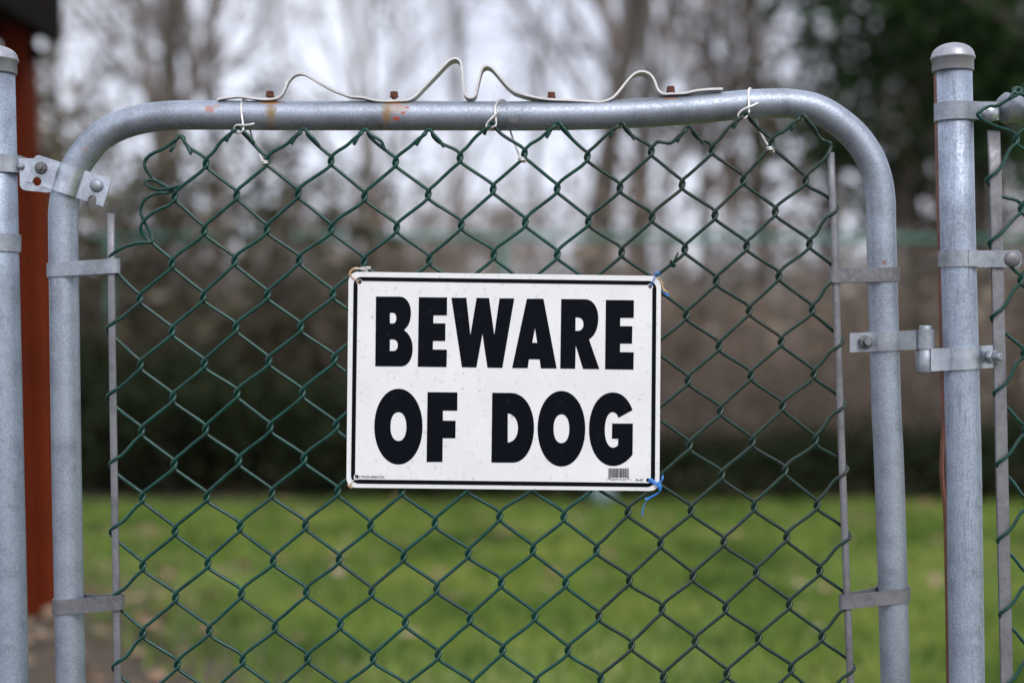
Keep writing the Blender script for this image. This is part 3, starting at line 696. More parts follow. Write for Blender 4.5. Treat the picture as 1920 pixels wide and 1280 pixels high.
def bar(path, wpx, t, mat, parent, dy, rr=.45):
    pts = [U(x, y, dy) for x, y in path]; m_ = MB(); prof = []
    hw = wpx * K / 2; ht = t / 2; n_ = 20
    for q in range(n_):
        a = 2 * math.pi * q / n_; ca, sa = math.cos(a), math.sin(a)
        prof.append((hw * math.copysign(abs(ca) ** rr, ca), ht * math.copysign(abs(sa) ** rr, sa)))
    vs = [p + Vector((x, y, 0)) for p in pts for x, y in prof]; fs = []
    for i in range(len(pts) - 1):
        for q in range(n_): fs.append((i * n_ + q, i * n_ + (q + 1) % n_, (i + 1) * n_ + (q + 1) % n_, (i + 1) * n_ + q))
    m_.add(vs, fs); m_.f.append(tuple(range(n_))); m_.sm.append(False); m_.f.append(tuple((len(pts) - 1) * n_ + q for q in range(n_))); m_.sm.append(False)
    return m_.build('tension_bar', mat, parent)
bar([(208, 400), (208.5, 500), (213.6, 860), (221, 1280), (229, 1700), (235, 1960)], 13.3, .005, m_mauve, gate, MY, .7)
bar([(1558, 286), (1560, 350), (1563.9, 430), (1568, 560), (1578.6, 855), (1587, 1080), (1594.5, 1280), (1604, 1640), (1612, 1960)], 13.6, .006, m_mauve, gate, MY, .95)

def strap(cx, cr, bx, z0, z1, hgt, mat, parent, name='tension_band', th=.0019, cy=0.0, ycen=0.0, tube_r=None):
    """band round the tube at sheet x cx, running to the bar at bx; z0/z1: sheet y at the tube side and the bar side"""
    r_ = cr * K + th / 2 + .0002; sgn = 1 if bx > cx else -1
    tx = U(cx, 640).x; ex = U(bx, 640, -.0275).x; P = []
    ya = -r_
    yf = -.0275
    P += [(ex, yf + .0085), (ex, yf + .003), (ex - sgn * .0010, yf + .0010), (ex - sgn * .003, yf), (ex - sgn * .009, yf + .0002), ((ex + tx) / 2, (yf - r_) / 2 - .001), (tx + sgn * .005, -r_ - .0002)]
    for q in range(0, 19):
        a = math.pi * q / 18
        P.append((tx - sgn * r_ * math.sin(a), ycen - r_ * math.cos(a)))
    P.append((tx + sgn * r_ * .8, ycen + r_ * .75)); P.append((tx + sgn * r_ * 1.15, ycen + r_ * .2)); P.append((ex - sgn * .006, yf + .0095)); P.append((ex - sgn * .001, yf + .0095))
    tx2 = tx - sgn * r_
    def zz(x):
        f_ = (x - tx2) / (ex - tx2); s_ = K * (D - .022) / D
        return H + (640 - (z0 + (z1 - z0) * f_)) * s_
    m_ = MB(); m_.ribbon([Vector((x, y, zz(x))) for x, y in P], (0, 0, 1), hgt * K, th)
    return m_.build(name, mat, parent)
strap(120, 27.5, 220, 505.5, 498.5, 26.5, m_band, gate)
strap(130, 27.5, 228, 1142, 1126.5, 27, m_dark, gate)
strap(1655, 27.5, 1558, 513, 517.5, 26, m_dark, gate)
strap(1675, 27.5, 1577.5, 1117, 1127, 26, m_mauve, gate)

# tie wires
def tie(pts, knotc, name='tie_wire'):
    m_ = MB(); m_.tube(catmull([U(x, y, d_) for x, y, d_ in pts], 5), 2.1 * K, 8)
    x, y = knotc; coil = []
    for q in range(26):
        a = q / 26 * 2 * math.pi * 2.1
        coil.append(U(x + 5.6 * math.cos(a) + (q - 13) * .12, y - 2.5 + q * .28 - 2.5 * math.sin(a) * .4, MY - .0055 * math.sin(a)))
    m_.tube(catmull(coil, 2), 1.9 * K, 7)
    return m_.build(name, m_tie, gate)
f = -.0185 - .0065
tie([(477, 232, f - .003), (465, 234.5, f - .003), (452, 235, f - .002), (443, 235.5, f), (439, 242, f + .002), (443, 249, f + .003), (451, 249.5, f - .001), (456, 243, f - .002), (455.5, 232, -.021), (453.5, 218, -.0188), (452, 203, -.0165), (453, 192.5, -.010), (457, 187, -.001), (462, 188, .009), (466, 200, .017), (468, 222, .0185), (469.5, 245, .012), (476, 265, -.002), (487, 290, MY + .002), (494, 304, MY - .004)], (497, 305))
tie([(937, 208, f), (929, 215, f), (919, 225, f - .001), (913, 233, f), (912, 240, f), (916, 242, MY), (924, 238.5, f), (929, 236, f - .001), (930, 226, -.022), (928, 212, -.0195), (929.5, 198, -.0155), (935, 189.5, -.008), (941, 187.5, .001), (948, 192, .012), (954, 215, .018), (956.5, 243, .014), (961, 258, .004), (969, 280, -.006), (974, 293, MY), (976, 299, MY - .004)], (979, 299))
tie([(1422, 193, f), (1412, 198, f - .001), (1399, 203, f - .001), (1388, 210, f), (1384, 218, f + .001), (1389, 223, MY), (1398, 221, f), (1403.5, 214, f), (1404, 200, -.021), (1403.5, 184, -.017), (1404, 172, -.010), (1405, 166.5, 0), (1408, 168, .010), (1411, 182, .017), (1413, 205, .0185), (1416, 222, .012), (1424, 243, 0), (1432, 259, -.010), (1439, 271, MY - .004)], (1444, 279))

# ornamental strip screwed on top of the rail
zz1 = '65 368 105 360 150 353 200 348 240 348 280 353 320 360 400 368 450 367 490 360 525 338 548 300 568 250 595 213 622 192 652 183 690 186 740 212 820 260 900 302 960 325 1020 345 1065 350 1110 353 1160 365 1200 374 1260 380 1340 379 1400 377 1440 372 1480 352 1520 315 1570 262 1650 178 1700 123 1735 90 1762 76 1785 74 1808 84 1820 105 1828 150 1835 220 1841 290 1850 330 1868 350 1890 356'
zz2 = '0 356 25 352 42 338 52 300 66 235 80 180 95 142 115 128 140 128 165 142 200 180 250 240 290 282 330 312 380 330 430 343 500 358 560 367 630 371 700 374 780 378 850 381 900 386 940 387 990 376 1030 358 1058 332 1090 295 1130 243 1170 200 1200 178 1230 168 1262 169 1290 180 1318 205 1338 242 1352 282 1370 312 1400 328 1450 328 1500 326 1560 322 1620 308 1680 300 1750 295 1825 293'
def seq(s_, ox, oy, sc2):
    q = [float(t) for t in s_.split()]; return [(ox + q[i] / sc2, oy + q[i + 1] / sc2) for i in range(0, len(q), 2)]
sp = seq(zz1, 390, 90, 3.84) + seq(zz2, 880, 90, 3.84)[1:]
pth = []; wid = []
for x, y in sp:
    wv = .011 + .016 * min(1, max(0, (x - 620) / 220))
    if x > 1230: wv = .012 + .015 * max(0, (1330 - x) / 100)
    pth.append(U(x, y, -.0125)); wid.append(wv)
pth2 = catmull(pth, 3); wid2 = [wid[min(len(wid) - 1, i // 3)] for i in range(len(pth2))]
wid2 = list(np.convolve(np.pad(wid2, 6, mode='edge'), np.ones(13) / 13, 'valid'))
pth2 = [p + Vector((0, w_ / 2, 0)) for p, w_ in zip(pth2, wid2)]
m_ = MB(); m_.ribbon(pth2, (0, 1, 0), wid2, .0023); strip = m_.build('scroll_strip', m_alu, gate)
for x, y in ((506.4, 182), (739, 183), (1034, 184), (1257.6, 173)):
    m_ = MB(); c = U(x, y, -.002); m_.lathe(c - Vector((0, 0, .012)), (0, 0, 1), [(.0027, 0), (.0027, .0118), (.0052, .012), (.0052, .0135), (.0044, .0138), (.0046, .0172), (.0040, .0186)], 6, False, random.uniform(0, 1))
    m_.build('bolt', m_rust, strip)

# hex nut with bolt end
def nut(c, axis, rn, rb, hn, hb, mat, parent, name='nut', washer=0):
    m_ = MB(); ph = random.uniform(0, 1)
    m_.lathe(c, axis, [(rn * .93, 0), (rn, hn * .12), (rn, hn * .85), (rn * .86, hn)], 6, False, ph)
    prof = [(rb, hn * .98)] + [(rb * (1 if q % 2 else .9), hn + (hb - hn) * q / 8) for q in range(1, 8)] + [(rb * .75, hb)]
    m_.lathe(c, axis, prof, 16)
    if washer: m_.lathe(Vector(c), axis, [(washer, -.0008), (washer, .0004)], 20, False)
    return m_.build(name, mat, parent)

# fork latch on the left upright: a pressed clamp turned 18 degrees
lm = MB(); th = .0022
O = Vector((126.8, 337)); ud = Vector((.949, .314)); vd = Vector((-.314, .949))
def bulge(u):
    r_ = 29.5
    if abs(u) >= 33: return -.0125
    if abs(u) > 25:
        t = (33 - abs(u)) / 8; base = math.sqrt(r_ * r_ - 25 * 25) * K
        return -(.0125 + (base + .0 - .0125 + .0030) * (t * t * (3 - 2 * t)))
    return -(math.sqrt(r_ * r_ - u * u) * K + .003)
us = sorted(set([-73, -71, -67] + list(np.linspace(-64, -34, 13)) + list(np.linspace(-33, 33, 34)) + list(np.linspace(35, 69, 15)) + [74, 77.5, 79]))
def vlim(u):
    lo, hi = -27.0, 27.0
    for e, s_ in ((-73, 1), (79, -1)):
        d_ = (u - e) * s_
        if d_ < 10: lo = -27 + (10 - math.sqrt(max(0, 100 - (10 - d_) ** 2)))
    for cx in (-53.5, 55.5):
        if abs(u - cx) < 8.3: hi = 20.5 - math.sqrt(max(0, 8.3 ** 2 - (u - cx) ** 2))
    return lo, hi
cols = []
extra = [-61.9, -61.7, -45.3, -45.1, 47.1, 47.3, 63.7, 63.9]
us = sorted(set([float(q) for q in us] + extra))
for u in us:
    lo, hi = vlim(u); row = []
    for q in range(6):
        v_ = lo + (hi - lo) * q / 5; p2 = O + ud * u + vd * v_; row.append(U(p2.x, p2.y, bulge(u)))
    cols.append(row)
vsf = [p for row in cols for p in row]; vsb = [p + Vector((0, th, 0)) for p in vsf]; nf = len(vsf); fs = []
for i in range(len(us) - 1):
    for q in range(5): a = i * 6 + q; fs += [(a, a + 1, a + 7, a + 6)]
lm.add(vsf, fs); lm.add(vsb, fs)
def side(idx):
    A = [vsf[i] for i in idx]; B = [vsb[i] for i in idx]; n_ = len(A); lm.add(A + B, [(i, i + 1, n_ + i + 1, n_ + i) for i in range(n_ - 1)], False)
side([i * 6 for i in range(len(us))]); side([i * 6 + 5 for i in range(len(us))]); side(list(range(6))); side([(len(us) - 1) * 6 + q for q in range(6)])
latch = lm.build('fork_latch', m_latch, gate)
p2 = O + ud * -54.2 + vd * -5; nut(U(p2.x, p2.y, -.0125), (0, -1, 0), 10.8 * K, 5.5 * K, .0042, .0075, m_dark, latch, washer=12 * K)
p2 = O + ud * 55.2 + vd * -6.7; m_ = MB(); c = U(p2.x, p2.y, -.0125); m_.lathe(c, (0, -1, 0), [(12.8 * K, 0), (12.6 * K, .0012), (11 * K, .0028), (7.5 * K, .0042), (3 * K, .0049), (0.0001, .005)], 24)
m_.build('rivet_head', m_band, latch)

# gate side of the hinge
hl = MB()
P = []
for x, dy in ((1593, -.0095), (1600, -.0095), (1622, -.0095), (1628, -.0095)): P.append((x, dy))
r_ = 27.5 * K + .0012; tx = U(1657.5, 640).x
pts = [Vector((U(x, 640, dy).x, dy, 0)) for x, dy in P]
for q in range(1, 18):
    a = math.pi * (.20 + .60 * q / 17.0); pts.append(Vector((tx - r_ * math.cos(a), -r_ * math.sin(a), 0)))
bxc = U(1731.5, 640).x; br = 16.5 * K
pts.append(Vector((bxc - br - .002, -.0115, 0)))
for q in range(0, 15):
    a = math.pi * (1.02 - 1.7 * q / 14.0); pts.append(Vector((bxc + br * math.cos(a), -.004 - br * math.sin(a) * 1.0, 0)))
L0, L1 = pts[0].x, U(1749, 640).x
def zs(x, ya, yb): f_ = (x - L0) / (L1 - L0); return H + (640 - (ya + (yb - ya) * f_)) * K * .99
pts = [Vector((p.x, p.y, zs(p.x, 642.5, 635))) for p in pts]
hl.ribbon(pts, (0, 0, 1), 36 * K, .0024)
back = [Vector((U(1591, 640).x, -.0055, zs(L0, 643, 0) if False else H + (640 - 643) * K)), Vector((U(1626, 640).x, -.0055, H + (640 - 641) * K))]
hl.ribbon(back, (0, 0, 1), 35 * K, .0024)
bk = [Vector((U(1626, 640).x, -.0055, H + (640 - 641) * K))] + [Vector((tx - r_ * math.cos(a), r_ * math.sin(a), H + (640 - 639.5) * K)) for a in np.linspace(.35, math.pi - .35, 14)] + [Vector((U(1712, 640).x, -.006, H + (640 - 637) * K))]
hl.ribbon(bk, (0, 0, 1), 35 * K, .0022)
hinge = hl.build('hinge_strap', m_dark_h if False else m_band, gate)
nut(U(1621, 640.8, -.011), (0.15, -1, 0), 13.2 * K, 8 * K, .006, .0115, m_dark, hinge)

# ------------------------------------------------------------------ posts
def axis_pts(pl): return [U(x, y) for x, y in pl]
post_r = 33.3 * K
YB = 640 + (H + .05) / K
pL = empty('gate_post', (U(19, 1280).x, 0, 0), 'round galvanized post cut by the left edge of the photo, holding the latch plate', 'post', 'gate posts')
m_ = MB(); m_.tube(axis_pts([(-7.5, 100), (2, 520), (10, 860), (19.7, 1280), (33, YB)]), post_r, 40); m_.build('pipe', m_postl, pL)
pR = empty('gate_post', (U(1812, 1280).x, 0, 0), 'round streaked galvanized post with a domed cap, right of the gate', 'post', 'gate posts')
m_ = MB(); m_.tube(axis_pts([(1787.5, 100), (1794.5, 430), (1805.5, 850), (1812, 1280), (1823, YB)]), post_r, 40); m_.build('pipe', m_post, pR)
def cap(cx, ytop, yrim, ybot, mat, parent):
    c = U(cx, yrim); c.z += 0; m_ = MB(); h_ = (yrim - ytop) * K; hc = (ybot - yrim) * K
    prof = [(37 * K, -hc), (37.9 * K, -hc + .001), (37.9 * K, -.002), (40.5 * K, -.001), (40.8 * K, .0012), (39.5 * K, .0025)]
    for q in range(1, 13):
        a = math.pi / 2 * q / 12; prof.append((max(.0001, 39 * K * math.cos(a)), .003 + (h_ - .003) * math.sin(a)))
    m_.lathe(c, (0.0, 0, 1), prof, 48); return m_.build('post_cap', mat, parent)
cap(-7.5, 86, 113, 139, m_cap, pL); cap(1786.5, 81, 110, 135, m_cap, pR)
def ring(cx, y0, y1, mat, parent, extra=None, name='brace_band', r0=35.3, th=.002):
    r_ = r0 * K; c = U(cx, (y0 + y1) / 2); m_ = MB(); h_ = (y1 - y0) * K
    path = [Vector((c.x + r_ * math.cos(a), r_ * math.sin(a), c.z)) for a in np.linspace(0, 2 * math.pi, 49)]
    m_.ribbon(path, (0, 0, 1), h_, th)
    if extra: extra(m_, c, r_, h_)
    return m_.build(name, mat, parent)
def tab_l(m_, c, r_, h_):
    m_.ribbon([c + Vector((r_ * .55, -r_ * .82, 0)), c + Vector((r_ * .95, -r_ * .72, 0)), c + Vector((r_ * 1.14, -r_ * .55, 0)), c + Vector((r_ * 1.2, 0, 0)), c + Vector((r_ * 1.22, .012, 0))], (0, 0, 1), h_, .002)
ring(-2.5, 293, 325.5, m_band, pL, tab_l); ring(1.0, 439.8, 472.5, m_band, pL)
def tab_r(m_, c, r_, h_):
    m_.ribbon([c + Vector((r_ * .5, -r_ * .86, 0)), c + Vector((r_ * .9, -r_ * .72, 0)), c + Vector((r_ * 1.2, -r_ * .62, 0)), c + Vector((r_ * 2.0, -r_ * .6, 0))], (0, 0, 1), h_, .002)
ring(1789.5, 194.5, 228, m_band, pR, tab_r)
# latch plate on the left post (behind the fork), with its hole
def arc(cx, cy, r_, a0, a1, n_=8): return [(cx + r_ * math.cos(a), cy + r_ * math.sin(a)) for a in np.linspace(a0, a1, n_)]
plate = [(33, 297), (64, 297), (112, 318), (108, 352), (97, 360), (87, 361)] + [(48, 357)] + arc(49, 345, 12, math.pi / 2, math.pi, 6)[1:] + [(37, 320)]
lp = flat('latch_plate', [plate, arc(69.5, 340.5, 8.2, 0, 2 * math.pi, 25)[:-1]], m_latch, pL, -.0100, .0022)
m_ = MB(); c = U(39, 312.5, -.0105); m_.lathe(c, (0.3, -1, 0), [(6.5 * K, 0), (6.3 * K, .002), (3.5 * K, .004), (.0001, .0046)], 16); m_.build('rivet_head', m_band, pL)
# tension band with carriage bolt on the right post
bl_ = MB(); c = U(1797, 485.7); r_ = 35.3 * K
path = [Vector((c.x + r_ * math.cos(a), r_ * math.sin(a), c.z)) for a in np.linspace(R(-80), R(-370), 40)][::1]
front = [c + Vector((r_ * .2, -r_ * .98, 0)), c + Vector((r_ * .6, -r_ * .93, 0)), U(1835, 485.3, -.0185), U(1860, 485.2, -.0180), U(1905, 485, -.0180)]
bl_.ribbon(path, (0, 0, 1), 31 * K, .002); bl_.ribbon(front, (0, 0, 1), 31 * K, .0022)
bl_.ribbon([U(1905, 485, -.0180), U(1910, 485, -.0180), U(1914.5, 485, -.0180)], (0, 0, 1), [31 * K, 29 * K, 20 * K], .0022)
bl_.ribbon([c + Vector((r_, .004, 0)), U(1850, 485.3, -.006), U(1905, 485, -.008)], (0, 0, 1), 31 * K, .002)
tb = bl_.build('tension_band', m_band, pR)
m_ = MB(); c = U(1898, 485.4, -.0192); m_.lathe(c, (0, -1, 0), [(15 * K, 0), (15 * K, .001), (12.5 * K, .0028), (7 * K, .0042), (.0001, .0048)], 22); m_.build('bolt_head', m_mauve, tb)
# post side of the hinge
ph = MB(); c = U(1801, 672); r_ = 33.5 * K + .0014
pts = []
for q in range(0, 12):
    a = math.pi * (1.0 - 1.0 * q / 11); pts.append(Vector((U(1731, 640).x + 16.5 * K * math.cos(a), -.004 - 16.5 * K * math.sin(a) * 1.0, 0)))
pts = [Vector((U(1716, 640).x, -.014, 0)), Vector((U(1745, 640, -.015).x, -.0148, 0))]
for q in range(0, 21):
    a = math.pi * (.22 + .60 * q / 20.0); pts.append(Vector((c.x - r_ * math.cos(a), -r_ * math.sin(a), 0)))
pts += [Vector((U(1850, 640, -.011).x, -.0120, 0)), Vector((U(1871, 640, -.011).x, -.0120, 0))]
X0, X1 = pts[0].x, pts[-1].x
pts = [Vector((p.x, p.y, H + (640 - (676.0 + (667.5 - 676.0) * (p.x - X0) / (X1 - X0))) * K * .99)) for p in pts]
ph.ribbon(pts[1:], (0, 0, 1), 42 * K, .0028)
hs = ph.build('hinge_strap', m_latch, pR)
m_ = MB(); cc = U(1731.5, 676, -.0); cc.y = -.004
m_.lathe(cc, (0.03, 0, 1), [(13 * K, -24 * K), (16 * K, -22 * K), (17.2 * K, -20 * K), (17.2 * K, 20.5 * K), (16 * K, 21.2 * K)], 20)
m_.lathe(cc, (0.03, 0, 1), [(11.8 * K, 20 * K), (11.8 * K, 63 * K), (10.8 * K, 66 * K)], 20)
m_.build('hinge_pin', m_band, hs)
nut(U(1857, 668.5, -.0134), (.55, -1, 0), 13.5 * K, 7.5 * K, .006, .0155, m_band, hs)
# thin brown strip up the side of the right-hand post
m_ = MB(); spn = [(1754, 140), (1757, 300), (1761, 470), (1764.5, 640), (1768, 800), (1765.5, 850), (1764.5, 880), (1766.5, 910), (1771, 950), (1774.5, 1080), (1777.5, 1280), (1784, 1700), (1788, 2180)]
m_.ribbon(catmull([U(x + 1.2, y, .004) for x, y in spn], 6), (0, 1, 0), .010, .0028); 
o = m_.build('edging_strip', plain('brown_strip', (0.16, 0.055, 0.03), .55, 0, .4, 40), None, U(1777, 1280)); tag(o, 'thin reddish-brown strip running up the left side of the right-hand post', 'strip')

# ------------------------------------------------------------------ fence on the right
fen = empty('chain_link_fence', (U(1900, 1280).x, 0, 0), 'green chain-link fence starting right of the domed post, with top rail', 'fence')
m_ = MB(); m_.tube([U(1884, 202), U(2100, 200), U(3200, 190)], 25.5 * K, 28); m_.build('top_rail', m_dark, fen)
m_ = MB()
m_.lathe(U(1868, 203), (1, 0, 0), [(14 * K, 0), (21 * K, 6 * K), (26 * K, 12 * K), (29.3 * K, 16 * K), (29.3 * K, 20 * K), (27.4 * K, 22 * K), (27.3 * K, 46 * K), (26.2 * K, 47 * K)], 28)
m_.box(U(1856, 209, -.0085), (30 * K, .006, 34 * K)); m_.lathe(U(1848, 209, -.0115), (0, 1, 0), [(17 * K, 0), (17 * K, .006)], 20, False)
re_ = m_.build('rail_end', m_band, fen)
m_ = MB(); m_.lathe(U(1857.5, 211.5, -.0145), (0, -1, 0), [(17 * K, 0), (16.5 * K, .0015), (11 * K, .0035), (4 * K, .0046), (.0001, .0048)], 22); m_.build('bolt_head', m_latch, re_)
bar([(1863, 245), (1866, 330), (1871, 560), (1878, 860), (1887.5, 1280), (1896, 1650), (1903, 2080)], 22.5, .005, m_mauve, fen, -.0125, .25)
RN = {}
lefts = [(1833, 214.5), (1850, 336), (1854.5, 454), (1859, 594), (1864, 735), (1869.5, 869), (1871, 1011), (1874.5, 1150), (1878, 1290), (1882, 1430), (1886, 1570), (1890, 1710), (1894, 1850), (1898, 1990)]
rights = [(1905.4, 261.7), (1915, 390.6), (1914, 524), (1920, 661), (1922, 806), (1926, 943), (1929, 1084), (1932, 1222)]
rights += [(1936 + 4 * i, 1362 + 140 * i) for i in range(5)]
MY0 = MY; MY = -.0155
for k in range(9):
    f_, b_2 = MY - WR * 1.3, MY + WR * 1.2; pts = []
    ax, ay = 1906 + 66 * k, 171
    if k % 2 == 0:
        tx_, ty_ = 1906 + 66 * k, 171
        pts = [(tx_ + 25, ty_ + 12, f_ - .012), (tx_ + 10, ty_ + 6, f_ - .013), (tx_ - 2, ty_ + 3, f_ - .013), (tx_ - 6, ty_ - 2, f_ - .011), (tx_ + 2, ty_ - 6, f_ - .009), (tx_ + 9, ty_ - 3, f_ - .011), (tx_ + 4, ty_ + 5, f_ - .013), (tx_ - 15, ty_ + 15, f_ - .012), (tx_ - 38, ty_ + 28, f_ - .010)] if k == 0 else [(tx_ + 20, ty_ + 20, f_ - .012), (tx_ + 2, ty_ - 5, f_ - .012), (tx_ - 15, ty_ + 12, f_ - .011), (tx_ - 30, ty_ + 24, f_ - .010)]
    else:
        tx_, ty_ = 1906 + 66 * (k - 1), 171
        pts = [(tx_ - 14, ty_ + 16, f_ - .0135), (tx_ - 3, ty_ - 1, f_ - .012), (tx_ + 3, ty_ - 6, f_ - .009), (tx_ + 7, ty_, f_ - .009), (tx_ + 26, ty_ + 20, f_ - .008), (tx_ + 45, ty_ + 36, f_ - .005)]
    nrow = 26
    for r_ in range(nrow):
        left_turn = (r_ % 2 == 0) if k % 2 == 0 else (r_ % 2 == 1)
        i = r_ // 2
        if k % 2 == 0:
            x, y = (lefts[i] if r_ % 2 == 0 else rights[i])
        else:
            x, y = ((lefts[i][0] + 132, lefts[i][1] + 0) if r_ % 2 == 0 else rights[i])
            if r_ % 2 == 0: x, y = lefts[i][0] + 132 - (17 if i == 0 else 0) + (10), lefts[i][1] - 2
        x += 132 * (k // 2)
        if k % 2 == 1: side_ = 'R' if r_ % 2 == 0 else 'L'
        else: side_ = 'L' if r_ % 2 == 0 else 'R'
        if k == 0 and side_ == 'L' and r_ > 0:
            pts += [(x + 24, y - 19, f_ - .002), (x + 8, y - 6, f_ - .0015), (x, y, MY), (x + 1, y + 6, b_2), (x + 10, y + 16, b_2 + .002), (x + 28, y + 32, b_2 + .001)]
        elif k == 0 and r_ == 0:
            pts += [(x + 22, y - 15, f_ - .008), (x + 6, y - 6, f_ - .008), (x, y, f_ - .008), (x + 6, y + 8, f_ - .006), (x + 28, y + 20, f_ - .002)]
        else: pts += hook(x, y, side_)
    m_ = MB(); m_.tube(catmull([U(x, y, dy) for x, y, dy in pts], 4), WR, 9); m_.build('mesh_wire', m_wire, fen)
MY = MY0

# ------------------------------------------------------------------ the sign
def sign_white():
    m, n, b = new_mat('painted_sign'); big = noise(n, 14, 5, .6); fine = noise(n, 160, 3, .6); mid = noise(n, 120, 3, .55)
    c = ramp(n, big, [(.3, (.73, .735, .74)), (.7, (.81, .82, .825))])
    c = mix(n, ramp(n, mid, [(.6, (0, 0, 0)), (.68, (.38, .38, .38))]), c, (.52, .53, .545))
    c = mix(n, ramp(n, fine, [(.63, (0, 0, 0)), (.70, (.6, .6, .6))]), c, (.38, .38, .37))
    n.links.new(c, b.inputs['Base Color']); b.inputs['Roughness'].default_value = .35; return m
def sign_black():
    m, n, b = new_mat('black_print'); f_ = noise(n, 90, 4, .7)
    c = ramp(n, f_, [(.6, (.0025, .0032, .007)), (.85, (.02, .022, .027))]); n.links.new(c, b.inputs['Base Color'])
    s2 = noise(n, 260, 2, .5); c = mix(n, ramp(n, s2, [(.79, (0, 0, 0)), (.81, (.5, .5, .5))]), c, (.3, .3, .3)); n.links.new(c, b.inputs['Base Color'])
    b.inputs['Roughness'].default_value = .5; b.inputs['Specular IOR Level'].default_value = .07; return m
mw, mk = sign_white(), sign_black()
SY_ = -.0290
sign = empty('warning_sign', U(945, 913, SY_), 'white metal BEWARE OF DOG sign with black border, tied to the gate mesh', 'sign')
def rrect(c4, r_, n_=8, inset=0):
    """rounded quadrilateral through 4 corners (TL, TR, BR, BL)"""
    out = []; c4 = [Vector(q) for q in c4]; m = 4
    cen = sum(c4, Vector((0, 0))) / 4
    for i in range(4):
        p = c4[i]; a = (c4[i - 1] - p).normalized(); b = (c4[(i + 1) % 4] - p).normalized()
        cc = p + (a + b) * r_
        for q in range(n_ + 1):
            t = math.pi / 2 * q / n_; out.append(tuple(cc - a * r_ * math.sin(t) - b * r_ * math.cos(t)) if False else tuple(cc - b * r_ * math.cos(t) - a * r_ * math.sin(t)))
    return out
holes = [(673.9, 528.5, 4.3), (1219, 537.2, 3.8), (1215.2, 899.9, 3.8), (668.7, 893.6, 3.8)]
outer = rrect([(653.5, 509.3), (1239.6, 517.4), (1236.4, 920.3), (649.3, 913.8)], 18)
hc_ = [arc(x, y, r_, 0, 2 * math.pi, 19)[:-1] for x, y, r_ in holes]
flat('sign_panel', [outer] + hc_, mw, sign, SY_, .0011, bevel=.0003)
bo_ = rrect([(663, 518.9), (1231, 526.8), (1228, 912.8), (657.9, 906)], 15)
bi4 = [(670.7, 526.6), (1223.3, 534.4), (1220.3, 905), (665.6, 898.2)]
inner = []
for i in range(4):
    p = Vector(bi4[i]); a = (Vector(bi4[i - 1]) - p).normalized(); b = (Vector(bi4[(i + 1) % 4]) - p).normalized()
    h_ = Vector(holes[i][:2]); rr_ = 5.6
    # cross points of the hole ring with the two inner edges, then the arc on the corner side
    def cross(d_):
        w_ = h_ - p; along = w_.dot(d_); perp = (w_ - d_ * along).length
        return along + math.sqrt(max(0, rr_ ** 2 - perp ** 2)) if perp < rr_ else None
    ta, tb_ = cross(a), cross(b); A = p + a * (ta if ta else 6); B = p + b * (tb_ if tb_ else 6)
    if ta and tb_:
        inner.append(tuple(A)); cdir = (p - h_).normalized()
        va, vb = (A - h_), (B - h_); a0 = math.atan2(va.y, va.x); a1 = math.atan2(vb.y, vb.x); am = math.atan2((-(a + b)).y, (-(a + b)).x)
        def unw(x_): 
            while x_ - am > math.pi: x_ -= 2 * math.pi
            while x_ - am < -math.pi: x_ += 2 * math.pi
            return x_
        a0, a1 = unw(a0), unw(a1)
        for t in np.linspace(0, 1, 12)[1:-1]: aa = a0 + (a1 - a0) * t; inner.append((h_.x + rr_ * math.cos(aa), h_.y + rr_ * math.sin(aa)))
        inner.append(tuple(B))
    else:
        for q in range(7):
            t = math.pi / 2 * q / 6; cc = p + (a + b) * 6; inner.append(tuple(cc - b * 6 * math.cos(t) - a * 6 * math.sin(t)))
PR = SY_ - .00035
flat('border_line', [bo_, inner], mk, sign, PR, .0002)
S = 5.819
def G(ox, oy, pts): return [(ox + x / S, oy + y / S) for x, y in pts]
def bez(p0, p1, p2, p3, n_=12):
    return [((1 - t) ** 3 * p0[0] + 3 * (1 - t) ** 2 * t * p1[0] + 3 * (1 - t) * t * t * p2[0] + t ** 3 * p3[0],
             (1 - t) ** 3 * p0[1] + 3 * (1 - t) ** 2 * t * p1[1] + 3 * (1 - t) * t * t * p2[1] + t ** 3 * p3[1]) for t in np.linspace(0, 1, n_ + 1)[1:]]
def ell(cx, cy, rx, ry, n_=44, e=2.0):
    return [(cx + rx * math.copysign(abs(math.cos(t)) ** (2 / e), math.cos(t)), cy + ry * math.copysign(abs(math.sin(t)) ** (2 / e), math.sin(t))) for t in np.linspace(0, 2 * math.pi, n_ + 1)[:-1]]
A_, B_, C_, D_ = (640, 490), (930, 490), (640, 710), (930, 710)
gl_ = []
gl_.append((A_, [[(378, 383), (640, 384)] + bez((640, 384), (715, 386), (760, 470), (759, 560)) + bez((759, 560), (758, 650), (735, 705), (683, 748)) + bez((683, 748), (745, 790), (778, 860), (778, 950)) + bez((778, 950), (778, 1060), (730, 1140), (655, 1145)) + [(370, 1143)],
            [(530, 560)] + [(562, 560)] + bez((562, 560), (588, 562), (600, 585), (600, 617)) + bez((600, 617), (600, 650), (588, 675), (562, 676)) + [(530, 676)],
            [(530, 850), (568, 850)] + bez((568, 850), (600, 852), (616, 880), (616, 912)) + bez((616, 912), (616, 946), (600, 974), (568, 976)) + [(528, 976)]]))
gl_.append((A_, [[(846, 390), (1154, 393), (1152, 588), (1005, 588), (1003, 675), (1136, 675), (1134, 867), (1000, 867), (998, 960), (1152, 962), (1148, 1152), (834, 1148)]]))
gl_.append((A_, [[(1201, 396), (1364, 397), (1409, 802), (1476, 397), (1612, 399), (1669, 803), (1726, 402), (1887, 403), (1757, 1161), (1594, 1158), (1540, 788), (1474, 1156), (1316, 1153)]]))
